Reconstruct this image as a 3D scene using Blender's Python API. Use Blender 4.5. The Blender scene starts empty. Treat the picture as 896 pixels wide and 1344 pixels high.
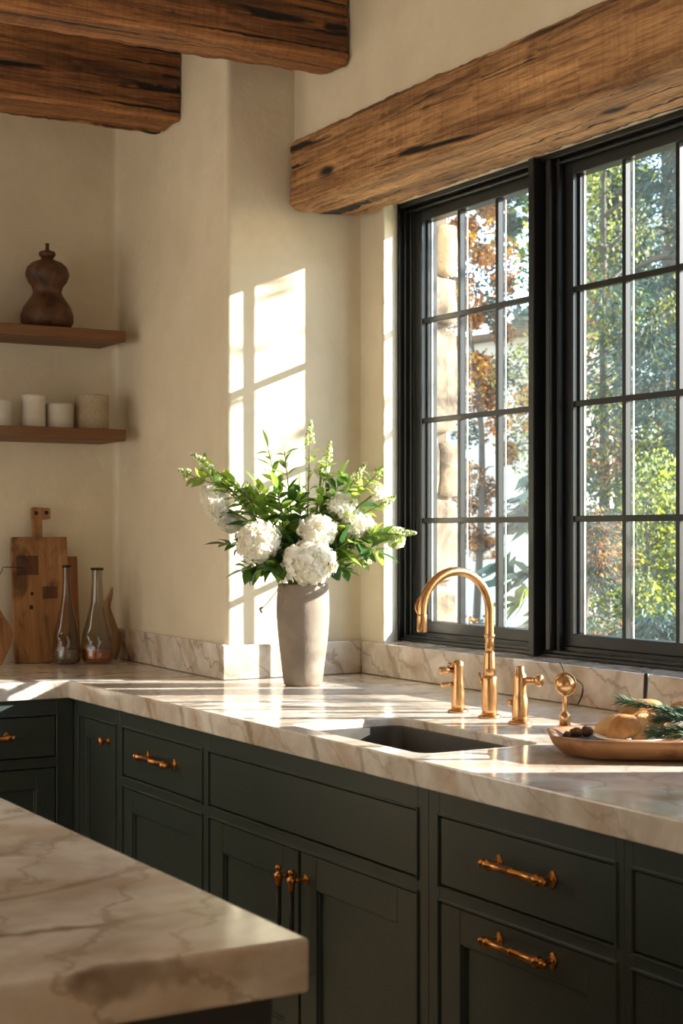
import bpy, bmesh, math, random
from mathutils import Vector, Matrix, noise
from math import pi, sin, cos, radians

random.seed(7)
sc = bpy.context.scene
COL = sc.collection

# ------------------------------------------------------------------ camera
YAW = math.atan2(1208, 2071)                       # 30.26 degrees from the run of the worktop
cam_d = bpy.data.cameras.new('camera')
cam = bpy.data.objects.new('camera', cam_d)
COL.objects.link(cam)
cam.location = (0, 0, 1.37)
cam.rotation_euler = (pi / 2, 0, -YAW)
cam_d.sensor_width = 36
cam_d.lens = 2071 / 1344 * 36
cam_d.shift_y = 27 / 1344
cam_d.clip_start = 0.05
cam_d.clip_end = 400
cam_d.dof.use_dof = True
cam_d.dof.focus_distance = 4.1
cam_d.dof.aperture_fstop = 8.0
sc.camera = cam

# ------------------------------------------------------------------ light
world = bpy.data.worlds.new('sky')
sc.world = world
world.use_nodes = True
wn = world.node_tree
wn.nodes.clear()
w_out = wn.nodes.new('ShaderNodeOutputWorld')
w_bg = wn.nodes.new('ShaderNodeBackground')
w_sky = wn.nodes.new('ShaderNodeTexSky')
w_sky.sky_type = 'NISHITA'
w_sky.sun_disc = False
w_sky.sun_elevation = radians(19.7)
w_sky.sun_rotation = radians(118.5)
w_sky.air_density = 1.0
w_sky.dust_density = 0.2
w_sky.ozone_density = 1.5
w_bg.inputs['Strength'].default_value = 2.6
w_mix = wn.nodes.new('ShaderNodeMix')             # thin morning haze evens the sky out
w_mix.data_type = 'RGBA'
w_mix.inputs[0].default_value = 0.72
w_mix.inputs[7].default_value = (0.40, 0.50, 0.62, 1)
wn.links.new(w_sky.outputs[0], w_mix.inputs[6])
wn.links.new(w_mix.outputs[2], w_bg.inputs[0])
wn.links.new(w_bg.outputs[0], w_out.inputs[0])

EL = radians(19.7)
sdir = Vector((-0.8786 * cos(EL), 0.4776 * cos(EL), -sin(EL)))     # the way the sunlight travels
sun_d = bpy.data.lights.new('sun', 'SUN')
sun_d.energy = 23.0
sun_d.angle = radians(0.42)
sun_d.color = (1.0, 0.95, 0.87)
sun = bpy.data.objects.new('sun', sun_d)
COL.objects.link(sun)
sun.rotation_euler = sdir.to_track_quat('-Z', 'Y').to_euler()
sun.location = (12, -8, 8)

def area(name, loc, target, sx, sy, power, color):
    d = bpy.data.lights.new(name, 'AREA')
    d.shape = 'RECTANGLE'
    d.size = sx
    d.size_y = sy
    d.energy = power
    d.color = color
    o = bpy.data.objects.new(name, d)
    COL.objects.link(o)
    o.location = loc
    o.rotation_euler = (Vector(target) - Vector(loc)).to_track_quat('-Z', 'Y').to_euler()
    return o
# added fill lamps standing in for light from the unseen room
area('room_fill', (-2.7, 2.9, 1.15), (1.8, 3.3, 0.7), 3.2, 1.7, 47, (1.0, 0.97, 0.90))
area('rear_fill', (0.6, -2.7, 1.9), (1.6, 3.5, 1.2), 2.4, 1.6, 16, (1.0, 0.95, 0.88))

area('back_fill', (-0.45, 5.38, 1.65), (0.6, 2.6, 0.6), 1.2, 1.4, 20, (1.0, 0.96, 0.90))  # added fill for sheen on doors and island, no window modelled here

sc.view_settings.view_transform = 'Standard'
sc.view_settings.look = 'None'
sc.view_settings.gamma = 1
sc.view_settings.use_curve_mapping = False
sc.view_settings.exposure = 0.0
sc.render.film_transparent = False
sc.cycles.max_bounces = 10
sc.cycles.diffuse_bounces = 6
sc.cycles.transparent_max_bounces = 24
sc.cycles.sample_clamp_indirect = 6
sc.cycles.use_denoising = True

# ------------------------------------------------------------------ materials
def srgb(r, g, b):
    f = lambda c: (c / 255 / 12.92) if c / 255 <= 0.04045 else ((c / 255 + 0.055) / 1.055) ** 2.4
    return (f(r), f(g), f(b), 1)

class NT:
    def __init__(self, name):
        self.m = bpy.data.materials.new(name)
        self.m.use_nodes = True
        self.t = self.m.node_tree
        self.b = self.t.nodes['Principled BSDF']
        self.out = self.t.nodes['Material Output']
    def n(self, kind, **kw):
        x = self.t.nodes.new(kind)
        for k, v in kw.items():
            if k.startswith('i_'):
                x.inputs[k[2:].replace('_', ' ')].default_value = v
            else:
                setattr(x, k, v)
        return x
    def l(self, a, b):
        self.t.links.new(a, b)
    def coord(self, scale=(1, 1, 1), rot=(0, 0, 0), kind='Object'):
        tc = self.n('ShaderNodeTexCoord')
        mp = self.n('ShaderNodeMapping')
        mp.inputs['Scale'].default_value = scale
        mp.inputs['Rotation'].default_value = rot
        self.l(tc.outputs[kind], mp.inputs[0])
        return mp.outputs[0]
    def noise(self, vec, scale, detail=4, rough=0.5, dist=0.0):
        x = self.n('ShaderNodeTexNoise')
        x.inputs['Scale'].default_value = scale
        x.inputs['Detail'].default_value = detail
        x.inputs['Roughness'].default_value = rough
        x.inputs['Distortion'].default_value = dist
        self.l(vec, x.inputs['Vector'])
        return x.outputs['Fac']
    def ramp(self, fac, stops):
        x = self.n('ShaderNodeValToRGB')
        els = x.color_ramp.elements
        while len(els) < len(stops):
            els.new(0.5)
        for e, (p, c) in zip(els, stops):
            e.position = p
            e.color = c if len(c) == 4 else (*c, 1)
        self.l(fac, x.inputs[0])
        return x.outputs[0]
    def mix(self, a, b, fac, mode='MIX'):
        x = self.n('ShaderNodeMix', data_type='RGBA', blend_type=mode)
        for s, v in ((x.inputs[6], a), (x.inputs[7], b), (x.inputs[0], fac)):
            if isinstance(v, (int, float)):
                s.default_value = v
            elif isinstance(v, tuple):
                s.default_value = v
            else:
                self.l(v, s)
        return x.outputs[2]
    def bump(self, h, strength, dist=0.01, prev=None):
        x = self.n('ShaderNodeBump')
        x.inputs['Strength'].default_value = strength
        x.inputs['Distance'].default_value = dist
        self.l(h, x.inputs['Height'])
        if prev:
            self.l(prev, x.inputs['Normal'])
        self.l(x.outputs[0], self.b.inputs['Normal'])
        return x.outputs[0]
    def set(self, **kw):
        for k, v in kw.items():
            k = k.replace('_', ' ')
            if isinstance(v, (int, float, tuple)):
                self.b.inputs[k].default_value = v
            else:
                self.l(v, self.b.inputs[k])
        return self

BLK = (0, 0, 0, 1)
WHT = (1, 1, 1, 1)

def m_plaster():
    a = NT('warm_plaster')
    v = a.coord()
    n1 = a.noise(v, 1.6, 5, 0.6, 0.6)
    n2 = a.noise(v, 9, 5, 0.6)
    c = a.ramp(n1, [(0.25, srgb(212, 200, 174)), (0.75, srgb(230, 219, 195))])
    c2 = a.mix(c, srgb(202, 187, 158), a.ramp(n2, [(0.45, BLK), (0.8, (0.35, 0.35, 0.35, 1))]))
    a.set(Base_Color=c2, Roughness=0.85)
    b1 = a.bump(n1, 0.35, 0.03)
    a.bump(a.noise(v, 26, 6, 0.65), 0.25, 0.006, b1)
    return a.m

def m_hewn(name, axis, base1, base2, crack):
    """old timber, the grain running along the given axis"""
    a = NT(name)
    def S(along, across):
        s = [across] * 3
        s[axis] = along
        return tuple(s)
    g = a.noise(a.coord(S(0.9, 14)), 1.0, 6, 0.62, 1.2)
    fine = a.noise(a.coord(S(5, 120)), 1.0, 4, 0.6, 0.4)
    big = a.noise(a.coord(S(1.3, 3)), 1.6, 3, 0.5, 0.5)
    saw = a.noise(a.coord(S(75, 4)), 1.0, 3, 0.6, 0.3)
    cr = a.noise(a.coord(S(0.8, 17)), 1.0, 3, 0.55, 0.9)
    knot = a.n('ShaderNodeTexVoronoi')
    a.l(a.coord(S(2.0, 6)), knot.inputs['Vector'])
    knot.inputs['Scale'].default_value = 1.0
    c = a.ramp(g, [(0.30, base1), (0.52, base2), (0.75, tuple(x * 1.25 for x in base2[:3]) + (1,))])
    c = a.mix(c, a.ramp(big, [(0.3, (0.50, 0.42, 0.36, 1)), (0.65, WHT)]), 0.75, 'MULTIPLY')
    c = a.mix(c, a.ramp(fine, [(0.36, (0.45, 0.36, 0.30, 1)), (0.58, WHT)]), 0.9, 'MULTIPLY')
    c = a.mix(c, a.ramp(saw, [(0.35, (0.66, 0.6, 0.56, 1)), (0.55, WHT)]), 0.45, 'MULTIPLY')
    crf = a.ramp(cr, [(0.345, WHT), (0.385, BLK)])
    c = a.mix(c, crack, crf)
    cr2 = a.noise(a.coord(S(0.5, 40)), 1.0, 1, 0.5, 0.0)
    c = a.mix(c, crack, a.ramp(cr2, [(0.30, WHT), (0.335, BLK)]))
    kn = a.ramp(knot.outputs['Distance'], [(0.06, WHT), (0.14, BLK)])
    c = a.mix(c, crack, kn)
    a.set(Base_Color=c, Roughness=0.78)
    b1 = a.bump(a.ramp(cr, [(0.33, BLK), (0.42, WHT)]), 1.0, 0.015)
    b2 = a.bump(g, 0.6, 0.010, b1)
    b3 = a.bump(saw, 0.35, 0.004, b2)
    a.bump(fine, 0.4, 0.003, b3)
    return a.m

def m_wood(name, axis, c1, c2, rough=0.5, scale=1.0, stain=None, sc_obj='Object'):
    a = NT(name)
    def S(along, across):
        s = [across * scale] * 3
        s[axis] = along * scale
        return tuple(s)
    g = a.noise(a.coord(S(1.5, 22), kind=sc_obj), 1.0, 6, 0.6, 1.0)
    f = a.noise(a.coord(S(10, 160), kind=sc_obj), 1.0, 3, 0.6)
    c = a.ramp(g, [(0.3, c1), (0.7, c2)])
    c = a.mix(c, a.ramp(f, [(0.35, (0.7, 0.64, 0.6, 1)), (0.6, WHT)]), 0.6, 'MULTIPLY')
    if stain:
        st = a.noise(a.coord(S(5, 9), kind=sc_obj), 1.0, 4, 0.6, 0.6)
        c = a.mix(c, stain, a.ramp(st, [(0.50, BLK), (0.66, (0.9, 0.9, 0.9, 1))]))
    a.set(Base_Color=c, Roughness=rough)
    a.bump(g, 0.25, 0.003)
    return a.m

def m_marble(name='veined_marble', tint=0, seed=(0, 0, 0), vein=1.0, lift=1.0):
    a = NT(name)
    tc = a.n('ShaderNodeTexCoord')
    mp = a.n('ShaderNodeMapping')
    mp.inputs['Location'].default_value = seed
    mp.inputs['Rotation'].default_value = (0.35, 0.2, 0.5)
    a.l(tc.outputs['Object'], mp.inputs[0])
    v = mp.outputs[0]
    def veins(rot, scale, dist, width, ds=1.1):
        m2 = a.n('ShaderNodeMapping')
        m2.inputs['Rotation'].default_value = rot
        a.l(v, m2.inputs[0])
        w = a.n('ShaderNodeTexWave', wave_type='BANDS')
        w.inputs['Scale'].default_value = scale
        w.inputs['Distortion'].default_value = dist
        w.inputs['Detail'].default_value = 5
        w.inputs['Detail Scale'].default_value = ds
        w.inputs['Detail Roughness'].default_value = 0.62
        a.l(m2.outputs[0], w.inputs['Vector'])
        return a.ramp(w.outputs['Fac'], [(0.0, WHT), (width, BLK)])
    cloud = a.noise(v, 3.0, 6, 0.62, 1.2)
    cloud2 = a.noise(v, 9.0, 5, 0.6, 0.8)
    base = a.ramp(cloud, [(0.28, srgb(194, 182, 164)), (0.48, srgb(222, 214, 201)), (0.72, srgb(242, 239, 232))])
    base = a.mix(base, a.ramp(cloud2, [(0.35, srgb(200, 184, 166)), (0.62, WHT)]), 0.4, 'MULTIPLY')
    v1 = veins((0.2, 0.1, 0.9), 1.7, 6.0, 0.06)
    v2 = veins((0.5, 0.3, 0.35), 3.6, 7.0, 0.05, 1.6)
    v3 = veins((0.1, 0.6, 1.3), 1.0, 10.0, 0.22, 0.8)
    mod = a.ramp(a.noise(v, 2.2, 3, 0.5), [(0.4, BLK), (0.62, WHT)])
    base = a.mix(base, srgb(184, 156, 124), a.mix(BLK, v3, 0.5))
    base = a.mix(base, srgb(120, 98, 80), a.mix(BLK, a.mix(v1, mod, 1.0, 'MULTIPLY'), min(1, 0.62 * vein)))
    base = a.mix(base, srgb(158, 136, 114), a.mix(BLK, v2, 0.38 * vein))
    if tint:
        base = a.mix(base, srgb(206, 170, 128), tint, 'MULTIPLY')
        # broad brown bands through the thick slab
        bn = a.noise(a.coord((1.2, 1.2, 1.2), (0, 0.9, 0.5)), 2.4, 5, 0.6, 1.5)
        base = a.mix(base, srgb(150, 118, 84), a.ramp(bn, [(.42, BLK), (.60, (.28, .28, .28, 1))]), 'MULTIPLY')
    a.set(Base_Color=base, Roughness=0.16, Specular_IOR_Level=0.5)
    a.l(a.ramp(cloud2, [(0.3, (0.09,) * 3), (0.7, (0.18,) * 3)]), a.b.inputs['Roughness'])
    return a.m

def m_plain(name, col, rough=0.5, metal=0.0, var=0.0, vscale=20, bump=0.0, bscale=60, **kw):
    a = NT(name)
    if var:
        n = a.noise(a.coord(), vscale, 5, 0.6, 0.5)
        dk = tuple(x * (1 - var) for x in col[:3]) + (1,)
        a.set(Base_Color=a.ramp(n, [(0.3, dk), (0.7, col)]))
    else:
        a.set(Base_Color=col)
    a.set(Roughness=rough, Metallic=metal)
    if bump:
        a.bump(a.noise(a.coord(), bscale, 5, 0.6), bump, 0.004)
    for k, v in kw.items():
        a.set(**{k: v})
    return a.m

def m_glass(name, tint=(1, 1, 1, 1), haze=0.0, refl=1.0, hazecol=(0.8, 0.85, 0.85, 1)):
    """thin clear glass: passes light straight on, mirrors by Fresnel, a little dust"""
    a = NT(name)
    tr = a.n('ShaderNodeBsdfTransparent')
    tr.inputs[0].default_value = tint
    gl = a.n('ShaderNodeBsdfGlossy')
    gl.inputs['Roughness'].default_value = 0.02
    fr = a.n('ShaderNodeFresnel')
    fr.inputs[0].default_value = 1.45
    mu = a.n('ShaderNodeMath', operation='MULTIPLY')
    a.l(fr.outputs[0], mu.inputs[0])
    ge = a.n('ShaderNodeNewGeometry')
    iv = a.n('ShaderNodeMath', operation='MULTIPLY_ADD')
    a.l(ge.outputs['Backfacing'], iv.inputs[0])
    iv.inputs[1].default_value = -refl
    iv.inputs[2].default_value = refl
    a.l(iv.outputs[0], mu.inputs[1])
    mx = a.n('ShaderNodeMixShader')
    a.l(mu.outputs[0], mx.inputs[0])
    a.l(tr.outputs[0], mx.inputs[1])
    a.l(gl.outputs[0], mx.inputs[2])
    last = mx.outputs[0]
    if haze:
        df = a.n('ShaderNodeBsdfTranslucent')
        df.inputs[0].default_value = hazecol
        n1 = a.noise(a.coord((1, 1, 0.35)), 5, 6, 0.65, 0.8)
        f = a.ramp(n1, [(0.35, (haze * 0.35,) * 3), (0.75, (haze * 1.6,) * 3)])
        m2 = a.n('ShaderNodeMixShader')
        a.l(f, m2.inputs[0])
        a.l(last, m2.inputs[1])
        a.l(df.outputs[0], m2.inputs[2])
        last = m2.outputs[0]
    a.l(last, a.out.inputs[0])
    return a.m

def m_leaf(name, col, trans=0.5, rough=0.5, back=None):
    a = NT(name)
    a.set(Base_Color=col, Roughness=rough)
    t = a.n('ShaderNodeBsdfTranslucent')
    t.inputs[0].default_value = back or tuple(min(1, x * 1.5) for x in col[:3]) + (1,)
    mx = a.n('ShaderNodeMixShader')
    mx.inputs[0].default_value = trans
    a.l(a.b.outputs[0], mx.inputs[1])
    a.l(t.outputs[0], mx.inputs[2])
    a.l(mx.outputs[0], a.out.inputs[0])
    return a.m

M = {}
M['plaster'] = m_plaster()
M['ceiling'] = m_plain('ceiling_plaster', srgb(226, 212, 190), 0.9, var=0.05, vscale=2)
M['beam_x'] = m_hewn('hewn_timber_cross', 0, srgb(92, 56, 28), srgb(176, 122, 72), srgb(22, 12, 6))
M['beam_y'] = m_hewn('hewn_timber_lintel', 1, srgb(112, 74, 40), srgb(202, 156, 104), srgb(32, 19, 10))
M['shelf'] = m_wood('shelf_wood', 0, srgb(98, 64, 34), srgb(134, 92, 54), 0.6)
M['floor'] = m_wood('oak_floor', 0, srgb(196, 170, 136), srgb(222, 198, 166), 0.45, 0.5)
M['marble'] = m_marble()
M['splash'] = m_marble('splash_marble', 0.10, (3.1, 1.7, 0.4), 1.5)
M['island_marble'] = m_marble('island_marble', 0.03, (7.7, 2.2, 1.1), 1.5)
M['cab'] = m_plain('dark_green_black_paint', srgb(60, 68, 63), 0.28, var=0.10, vscale=6, bump=0.04, bscale=220)
M['island_base'] = m_plain('near_black_paint', srgb(26, 26, 25), 0.5)
M['brass'] = m_plain('aged_brass', srgb(216, 168, 116), 0.28, 1.0, var=0.22, vscale=70)
M['pull_brass'] = m_plain('aged_brass_pull', srgb(206, 142, 78), 0.30, 1.0, var=0.35, vscale=120)
M['bronze'] = m_plain('dark_bronze', srgb(46, 40, 34), 0.4, 0.6)
M['frame'] = m_plain('black_steel', srgb(40, 42, 43), 0.32, 0.35)
M['sunlit_side'] = m_plain('pale_sunlit_side', srgb(214, 208, 198), 0.45)  # pale colour stands for sunlight on the bar sides
M['sink'] = m_plain('dark_composite', srgb(74, 70, 62), 0.5, var=0.2, vscale=60)
M['steel'] = m_plain('steel_knife', srgb(150, 135, 118), 0.3, 1.0)
M['pane'] = m_glass('window_glass', (0.985, 0.992, 0.99, 1), 0.007, 1.3)
M['bottle'] = m_glass('bottle_glass', (0.72, 0.68, 0.60, 1), 0.0, 2.2)
M['vase'] = m_plain('taupe_clay', srgb(146, 132, 116), 0.85, var=0.30, vscale=12, bump=0.5, bscale=30)
M['pot'] = m_plain('brown_glaze', srgb(108, 68, 36), 0.5, var=0.9, vscale=26, bump=1.0, bscale=60)
M['cup'] = m_plain('white_stoneware', srgb(214, 206, 190), 0.8, var=0.08, vscale=40)
M['porcelain'] = m_plain('white_porcelain', srgb(235, 230, 222), 0.25)
M['dish'] = m_plain('dark_inner', srgb(72, 62, 52), 0.45)

# ------------------------------------------------------------------ object helpers
def tag(o, label=None, cat=None, group=None, kind=None):
    if label: o['label'] = label
    if cat: o['category'] = cat
    if group: o['group'] = group
    if kind: o['kind'] = kind
    return o

def empty(name, loc, rz=0, label=None, cat=None, group=None):
    o = bpy.data.objects.new(name, None)
    o.empty_display_size = 0.05
    COL.objects.link(o)
    o.location = loc
    o.rotation_euler = (0, 0, rz)
    return tag(o, label, cat, group)

def obj(name, bm, mats, parent=None, smooth=False, bevel=0, loc=None, seg=2, subsurf=0):
    me = bpy.data.meshes.new(name)
    if not isinstance(mats, (list, tuple)):
        mats = [mats]
    for m in mats:
        me.materials.append(m)
    if isinstance(bm, tuple):
        me.from_pydata(bm[0], [], bm[1])
        if len(bm) > 2 and bm[2] is not None:
            me.polygons.foreach_set('material_index', bm[2])
        me.update()
    else:
        bmesh.ops.recalc_face_normals(bm, faces=bm.faces)
        bm.to_mesh(me)
        bm.free()
    if smooth:
        for p in me.polygons:
            p.use_smooth = True
    o = bpy.data.objects.new(name, me)
    COL.objects.link(o)
    if parent:
        o.parent = parent
    if loc:
        o.location = loc
    if bevel:
        b = o.modifiers.new('bevel', 'BEVEL')
        b.width = bevel
        b.segments = seg
        b.limit_method = 'ANGLE'
        b.angle_limit = radians(35)
    if subsurf:
        s = o.modifiers.new('sub', 'SUBSURF')
        s.levels = s.render_levels = subsurf
    return o

def NB():
    return bmesh.new()

def box(bm, x0, x1, y0, y1, z0, z1, mi=0):
    vs = [bm.verts.new(p) for p in ((x0, y0, z0), (x1, y0, z0), (x1, y1, z0), (x0, y1, z0),
                                    (x0, y0, z1), (x1, y0, z1), (x1, y1, z1), (x0, y1, z1))]
    for f in ((0, 3, 2, 1), (4, 5, 6, 7), (0, 1, 5, 4), (1, 2, 6, 5), (2, 3, 7, 6), (3, 0, 4, 7)):
        bm.faces.new([vs[i] for i in f]).material_index = mi

def prism(bm, pts, z0, z1):
    """extrude a plan polygon (list of (x, y)) in z"""
    a = [bm.verts.new((x, y, z0)) for x, y in pts]
    b = [bm.verts.new((x, y, z1)) for x, y in pts]
    bm.faces.new(a[::-1])
    bm.faces.new(b)
    n = len(pts)
    for i in range(n):
        bm.faces.new((a[i], a[(i + 1) % n], b[(i + 1) % n], b[i]))

def lathe(bm, prof, seg=32, cx=0, cy=0, cz=0, close=True, M4=None, wob=None):
    """prof: (radius, z) list, bottom to top"""
    rings = []
    for k, (r, z) in enumerate(prof):
        ring = []
        for i in range(seg):
            t = 2 * pi * i / seg
            rr = r if wob is None else r * (1 + wob(t, z))
            p = Vector((cx + rr * cos(t), cy + rr * sin(t), cz + z))
            if M4:
                p = M4 @ p
            ring.append(bm.verts.new(p))
        rings.append(ring)
    for a, b in zip(rings, rings[1:]):
        for i in range(seg):
            bm.faces.new((a[i], a[(i + 1) % seg], b[(i + 1) % seg], b[i]))
    if close:
        if prof[0][0] > 1e-5: bm.faces.new(rings[0][::-1])
        if prof[-1][0] > 1e-5: bm.faces.new(rings[-1])

def tube(bm, pts, r, seg=10, caps=True):
    """sweep a circle along points; r a number or list"""
    pts = [Vector(p) for p in pts]
    n = len(pts)
    rs = r if isinstance(r, (list, tuple)) else [r] * n
    T = []
    for i in range(n):
        a = pts[max(0, i - 1)]
        b = pts[min(n - 1, i + 1)]
        T.append((b - a).normalized())
    up = Vector((0, 0, 1)) if abs(T[0].z) < 0.9 else Vector((1, 0, 0))
    N = T[0].cross(up).normalized()
    rings = []
    for i in range(n):
        N = (N - T[i] * N.dot(T[i])).normalized()
        B = T[i].cross(N)
        rings.append([bm.verts.new(pts[i] + (N * cos(2 * pi * k / seg) + B * sin(2 * pi * k / seg)) * rs[i]) for k in range(seg)])
    for a, b in zip(rings, rings[1:]):
        for k in range(seg):
            bm.faces.new((a[k], a[(k + 1) % seg], b[(k + 1) % seg], b[k]))
    if caps:
        bm.faces.new(rings[0][::-1])
        bm.faces.new(rings[-1])

def spline(pts, n=16):
    """Catmull-Rom through points"""
    P = [Vector(p) for p in pts]
    P = [P[0] * 2 - P[1]] + P + [P[-1] * 2 - P[-2]]
    out = []
    segs = len(P) - 3
    for s in range(segs):
        p0, p1, p2, p3 = P[s:s + 4]
        m = max(2, n // segs)
        for k in range(m):
            t = k / m
            out.append(0.5 * ((2 * p1) + (p2 - p0) * t + (2 * p0 - 5 * p1 + 4 * p2 - p3) * t * t + (3 * p1 - p0 - 3 * p2 + p3) * t ** 3))
    out.append(P[-2])
    return out

def struct(name, bm, m, **kw):
    o = obj(name, bm, m, **kw)
    o['kind'] = 'structure'
    return o

# ================================================================== SETTING
CT = 0.91                       # worktop height
CEIL = 3.12
bm = NB(); box(bm, -3.0, 3.02, -3.0, 5.6, -0.05, 0.0); struct('floor', bm, M['floor'])
bm = NB(); box(bm, -3.0, 3.02, -3.0, 5.6, CEIL, CEIL + 0.1); struct('ceiling', bm, M['ceiling'])
bm = NB(); box(bm, -3.15, -3.0, -3.0, 5.6, 0, CEIL); struct('wall_left', bm, M['plaster'])
bm = NB(); box(bm, -3.15, 2.95, -3.15, -3.0, 0, CEIL); struct('wall_rear', bm, M['plaster'])

# back wall with its recess for the shelves and the pier that comes forward beside the window
def fillet(pts, rad):
    out = []
    n = len(pts)
    for i, (x, y) in enumerate(pts):
        r = rad.get(i, 0)
        if not r:
            out.append((x, y)); continue
        p = Vector((x, y)); a = Vector(pts[i - 1]); b = Vector(pts[(i + 1) % n])
        u = (a - p).normalized(); v = (b - p).normalized()
        p0 = p + u * r; p1 = p + v * r
        for k in range(9):
            t = k / 8
            q = p0 * (1 - t) ** 2 + p * 2 * t * (1 - t) + p1 * t * t
            out.append((q.x, q.y))
    return out
plan = [(-3.0, 5.45), (2.222, 5.45), (2.178, 4.45), (2.925, 4.45), (2.925, 5.6), (-3.0, 5.6)]
bm = NB(); prism(bm, fillet(plan, {1: 0.025, 2: 0.022}), 0, CEIL)
struct('wall_back', bm, M['plaster'])

# window wall: below, above and beside the opening
WY0, WY1 = 1.756, 4.4235           # window opening along the wall
WZ0, WZ1 = 1.0, 2.4578
bm = NB()
box(bm, 2.68, 2.925, -3.0, 4.4495, 0, WZ0)
for pts, y0, y1 in (([(2.42, CEIL), (2.42, 2.56), (2.648, 2.56), (2.648, WZ1), (2.925, WZ1), (2.925, CEIL)], -3.0, 4.4495),):
    a = [bm.verts.new((x, y0, z)) for x, z in pts]
    b = [bm.verts.new((x, y1, z)) for x, z in pts]
    bm.faces.new(a); bm.faces.new(b[::-1])
    for i in range(len(pts)):
        j = (i + 1) % len(pts)
        bm.faces.new((a[j], a[i], b[i], b[j]))
prism(bm, fillet([(2.667, 4.4495), (2.68, 4.320), (2.793, WY1), (2.925, WY1), (2.925, 4.4495)], {1: 0.02}), WZ0, WZ1 + 0.0)
prism(bm, fillet([(2.68, -3.0), (2.68, WY0 + .03), (2.793, WY0), (2.925, WY0), (2.925, -3.0)], {1: 0.018}), WZ0, WZ1 + 0.0)
struct('wall_right', bm, M['plaster'])

# ------------------------------------------------------------------ windows
WS = 2.86 / 2.80
def zf(z):
    return 1.37 + (z - 1.37) * WS
def window(name, y_hi, y_lo, cols, label_glass=None):
    """one glazed light between y_hi (far) and y_lo (near)"""
    t = empty(name, (2.86, (y_hi + y_lo) / 2 * WS, WZ0 + 0.015))
    t['kind'] = 'structure'
    ox, oy, oz = t.location
    zb, zt = 1.052, 2.405
    def B(bm, x0, x1, y0, y1, z0, z1):
        box(bm, x0 * WS - ox, x1 * WS - ox, y0 * WS - oy, y1 * WS - oy, zf(z0) - oz, zf(z1) - oz)
    # sash
    s = 0.040
    bm = NB()
    for (y0, y1) in ((y_hi - s, y_hi), (y_lo, y_lo + s)):
        B(bm, 2.772, 2.818, y0, y1, zb, zt)
    B(bm, 2.772, 2.818, y_lo + s, y_hi - s, zb, zb + s * 0.9)
    B(bm, 2.772, 2.818, y_lo + s, y_hi - s, zt - s * 0.9, zt)
    # glazing step inside the sash
    B(bm, 2.79, 2.812, y_hi - s - 0.008, y_hi - s, zb + s * .9, zt - s * .9)
    B(bm, 2.79, 2.812, y_lo + s, y_lo + s + 0.008, zb + s * .9, zt - s * .9)
    obj('sash', bm, M['frame'], t, bevel=0.003)
    bm = NB()
    a0, a1 = y_lo + s, y_hi - s
    for k in range(1, cols):
        y = a0 + (a1 - a0) * k / cols
        B(bm, 2.778, 2.784, y - 0.0072, y + 0.0072, zb + s * .5, zt - s * .5)
        B(bm, 2.784, 2.802, y - 0.0045, y + 0.0045, zb + s * .5, zt - s * .5)
    z0, z1 = zb + s * .9, zt - s * .9
    for k in range(1, 4):
        z = z0 + (z1 - z0) * k / 4
        B(bm, 2.7775, 2.7842, a0 - .005, a1 + .005, z - 0.0085, z + 0.0085)
        B(bm, 2.7845, 2.8038, a0 - .005, a1 + .005, z - 0.006, z + 0.006)
    obj('muntin_bars', bm, M['frame'], t, bevel=0.0015, seg=1)
    bm = NB()  # added pale strips paint the sunlit sides of the bars
    for k in range(cols):
        y = a0 + (a1 - a0) * (k + 1) / cols - (.0085 if k < cols - 1 else .012)
        B(bm, 2.8045, 2.808, y, y + .004, z0, z1)
    obj('sunlit_side_strips', bm, M['sunlit_side'], t)['label'] = 'pale strips coloured as the sunlit sides of the bars'
    bm = NB()
    B(bm, 2.797, 2.800, a0 - .003, a1 + .003, z0 - .003, z1 + .003)
    obj('glass', bm, M['pane'], t)
    return t
window('window_1', 4.283, 3.602, 3)
window('window_2', 3.514, 2.60, 4)
window('window_3', 2.525, 1.78, 3)

# the outer frame round the three lights
t = empty('window_4', (2.86, 3.0, WZ0 + 0.015)); t['kind'] = 'structure'
ox, oy, oz = t.location
def WB(bm, x0, x1, y0, y1, z0, z1):
    box(bm, x0 * WS - ox, x1 * WS - ox, y0 * WS - oy, y1 * WS - oy, zf(z0) - oz, zf(z1) - oz)
bm = NB()
for (ya, yb, sg) in ((4.283, 4.3295, 1), (1.7205, 1.78, -1)):
    for k, (xx, dd) in enumerate(((2.742, 0.034), (2.752, 0.022), (2.768, 0.0), )):
        pass
    WB(bm, 2.768, 2.86, ya, yb, 1.02, 2.4345)
    if sg > 0:
        WB(bm, 2.735, 2.768, yb - 0.010, yb, 1.02, 2.4345)
        WB(bm, 2.748, 2.768, yb - 0.026, yb - 0.018, 1.02, 2.4345)
        WB(bm, 2.757, 2.768, yb - 0.046, yb - 0.038, 1.02, 2.4345)
    else:
        WB(bm, 2.74, 2.768, ya, ya + 0.03, 1.02, 2.4345)
obj('frame_jamb', bm, M['frame'], t, bevel=0.002, seg=1)
bm = NB()
WB(bm, 2.768, 2.86, 1.78, 4.283, 2.405, 2.4345)
WB(bm, 2.738, 2.768, 1.76, 4.3195, 2.418, 2.4345)
WB(bm, 2.752, 2.768, 1.76, 4.3035, 2.402, 2.410)
obj('frame_head', bm, M['frame'], t, bevel=0.002, seg=1)
bm = NB()
WB(bm, 2.768, 2.88, 1.78, 4.283, 1.0205, 1.052)
WB(bm, 2.740, 2.768, 1.75, 4.3195, 1.0205, 1.030)
WB(bm, 2.750, 2.768, 1.75, 4.3095, 1.030, 1.040)
obj('frame_sill', bm, M['frame'], t, bevel=0.002, seg=1)
bm = NB()                                    # the heavy posts between the lights
WB(bm, 2.715, 2.768, 3.578, 3.604, 1.022, 2.43)
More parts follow.
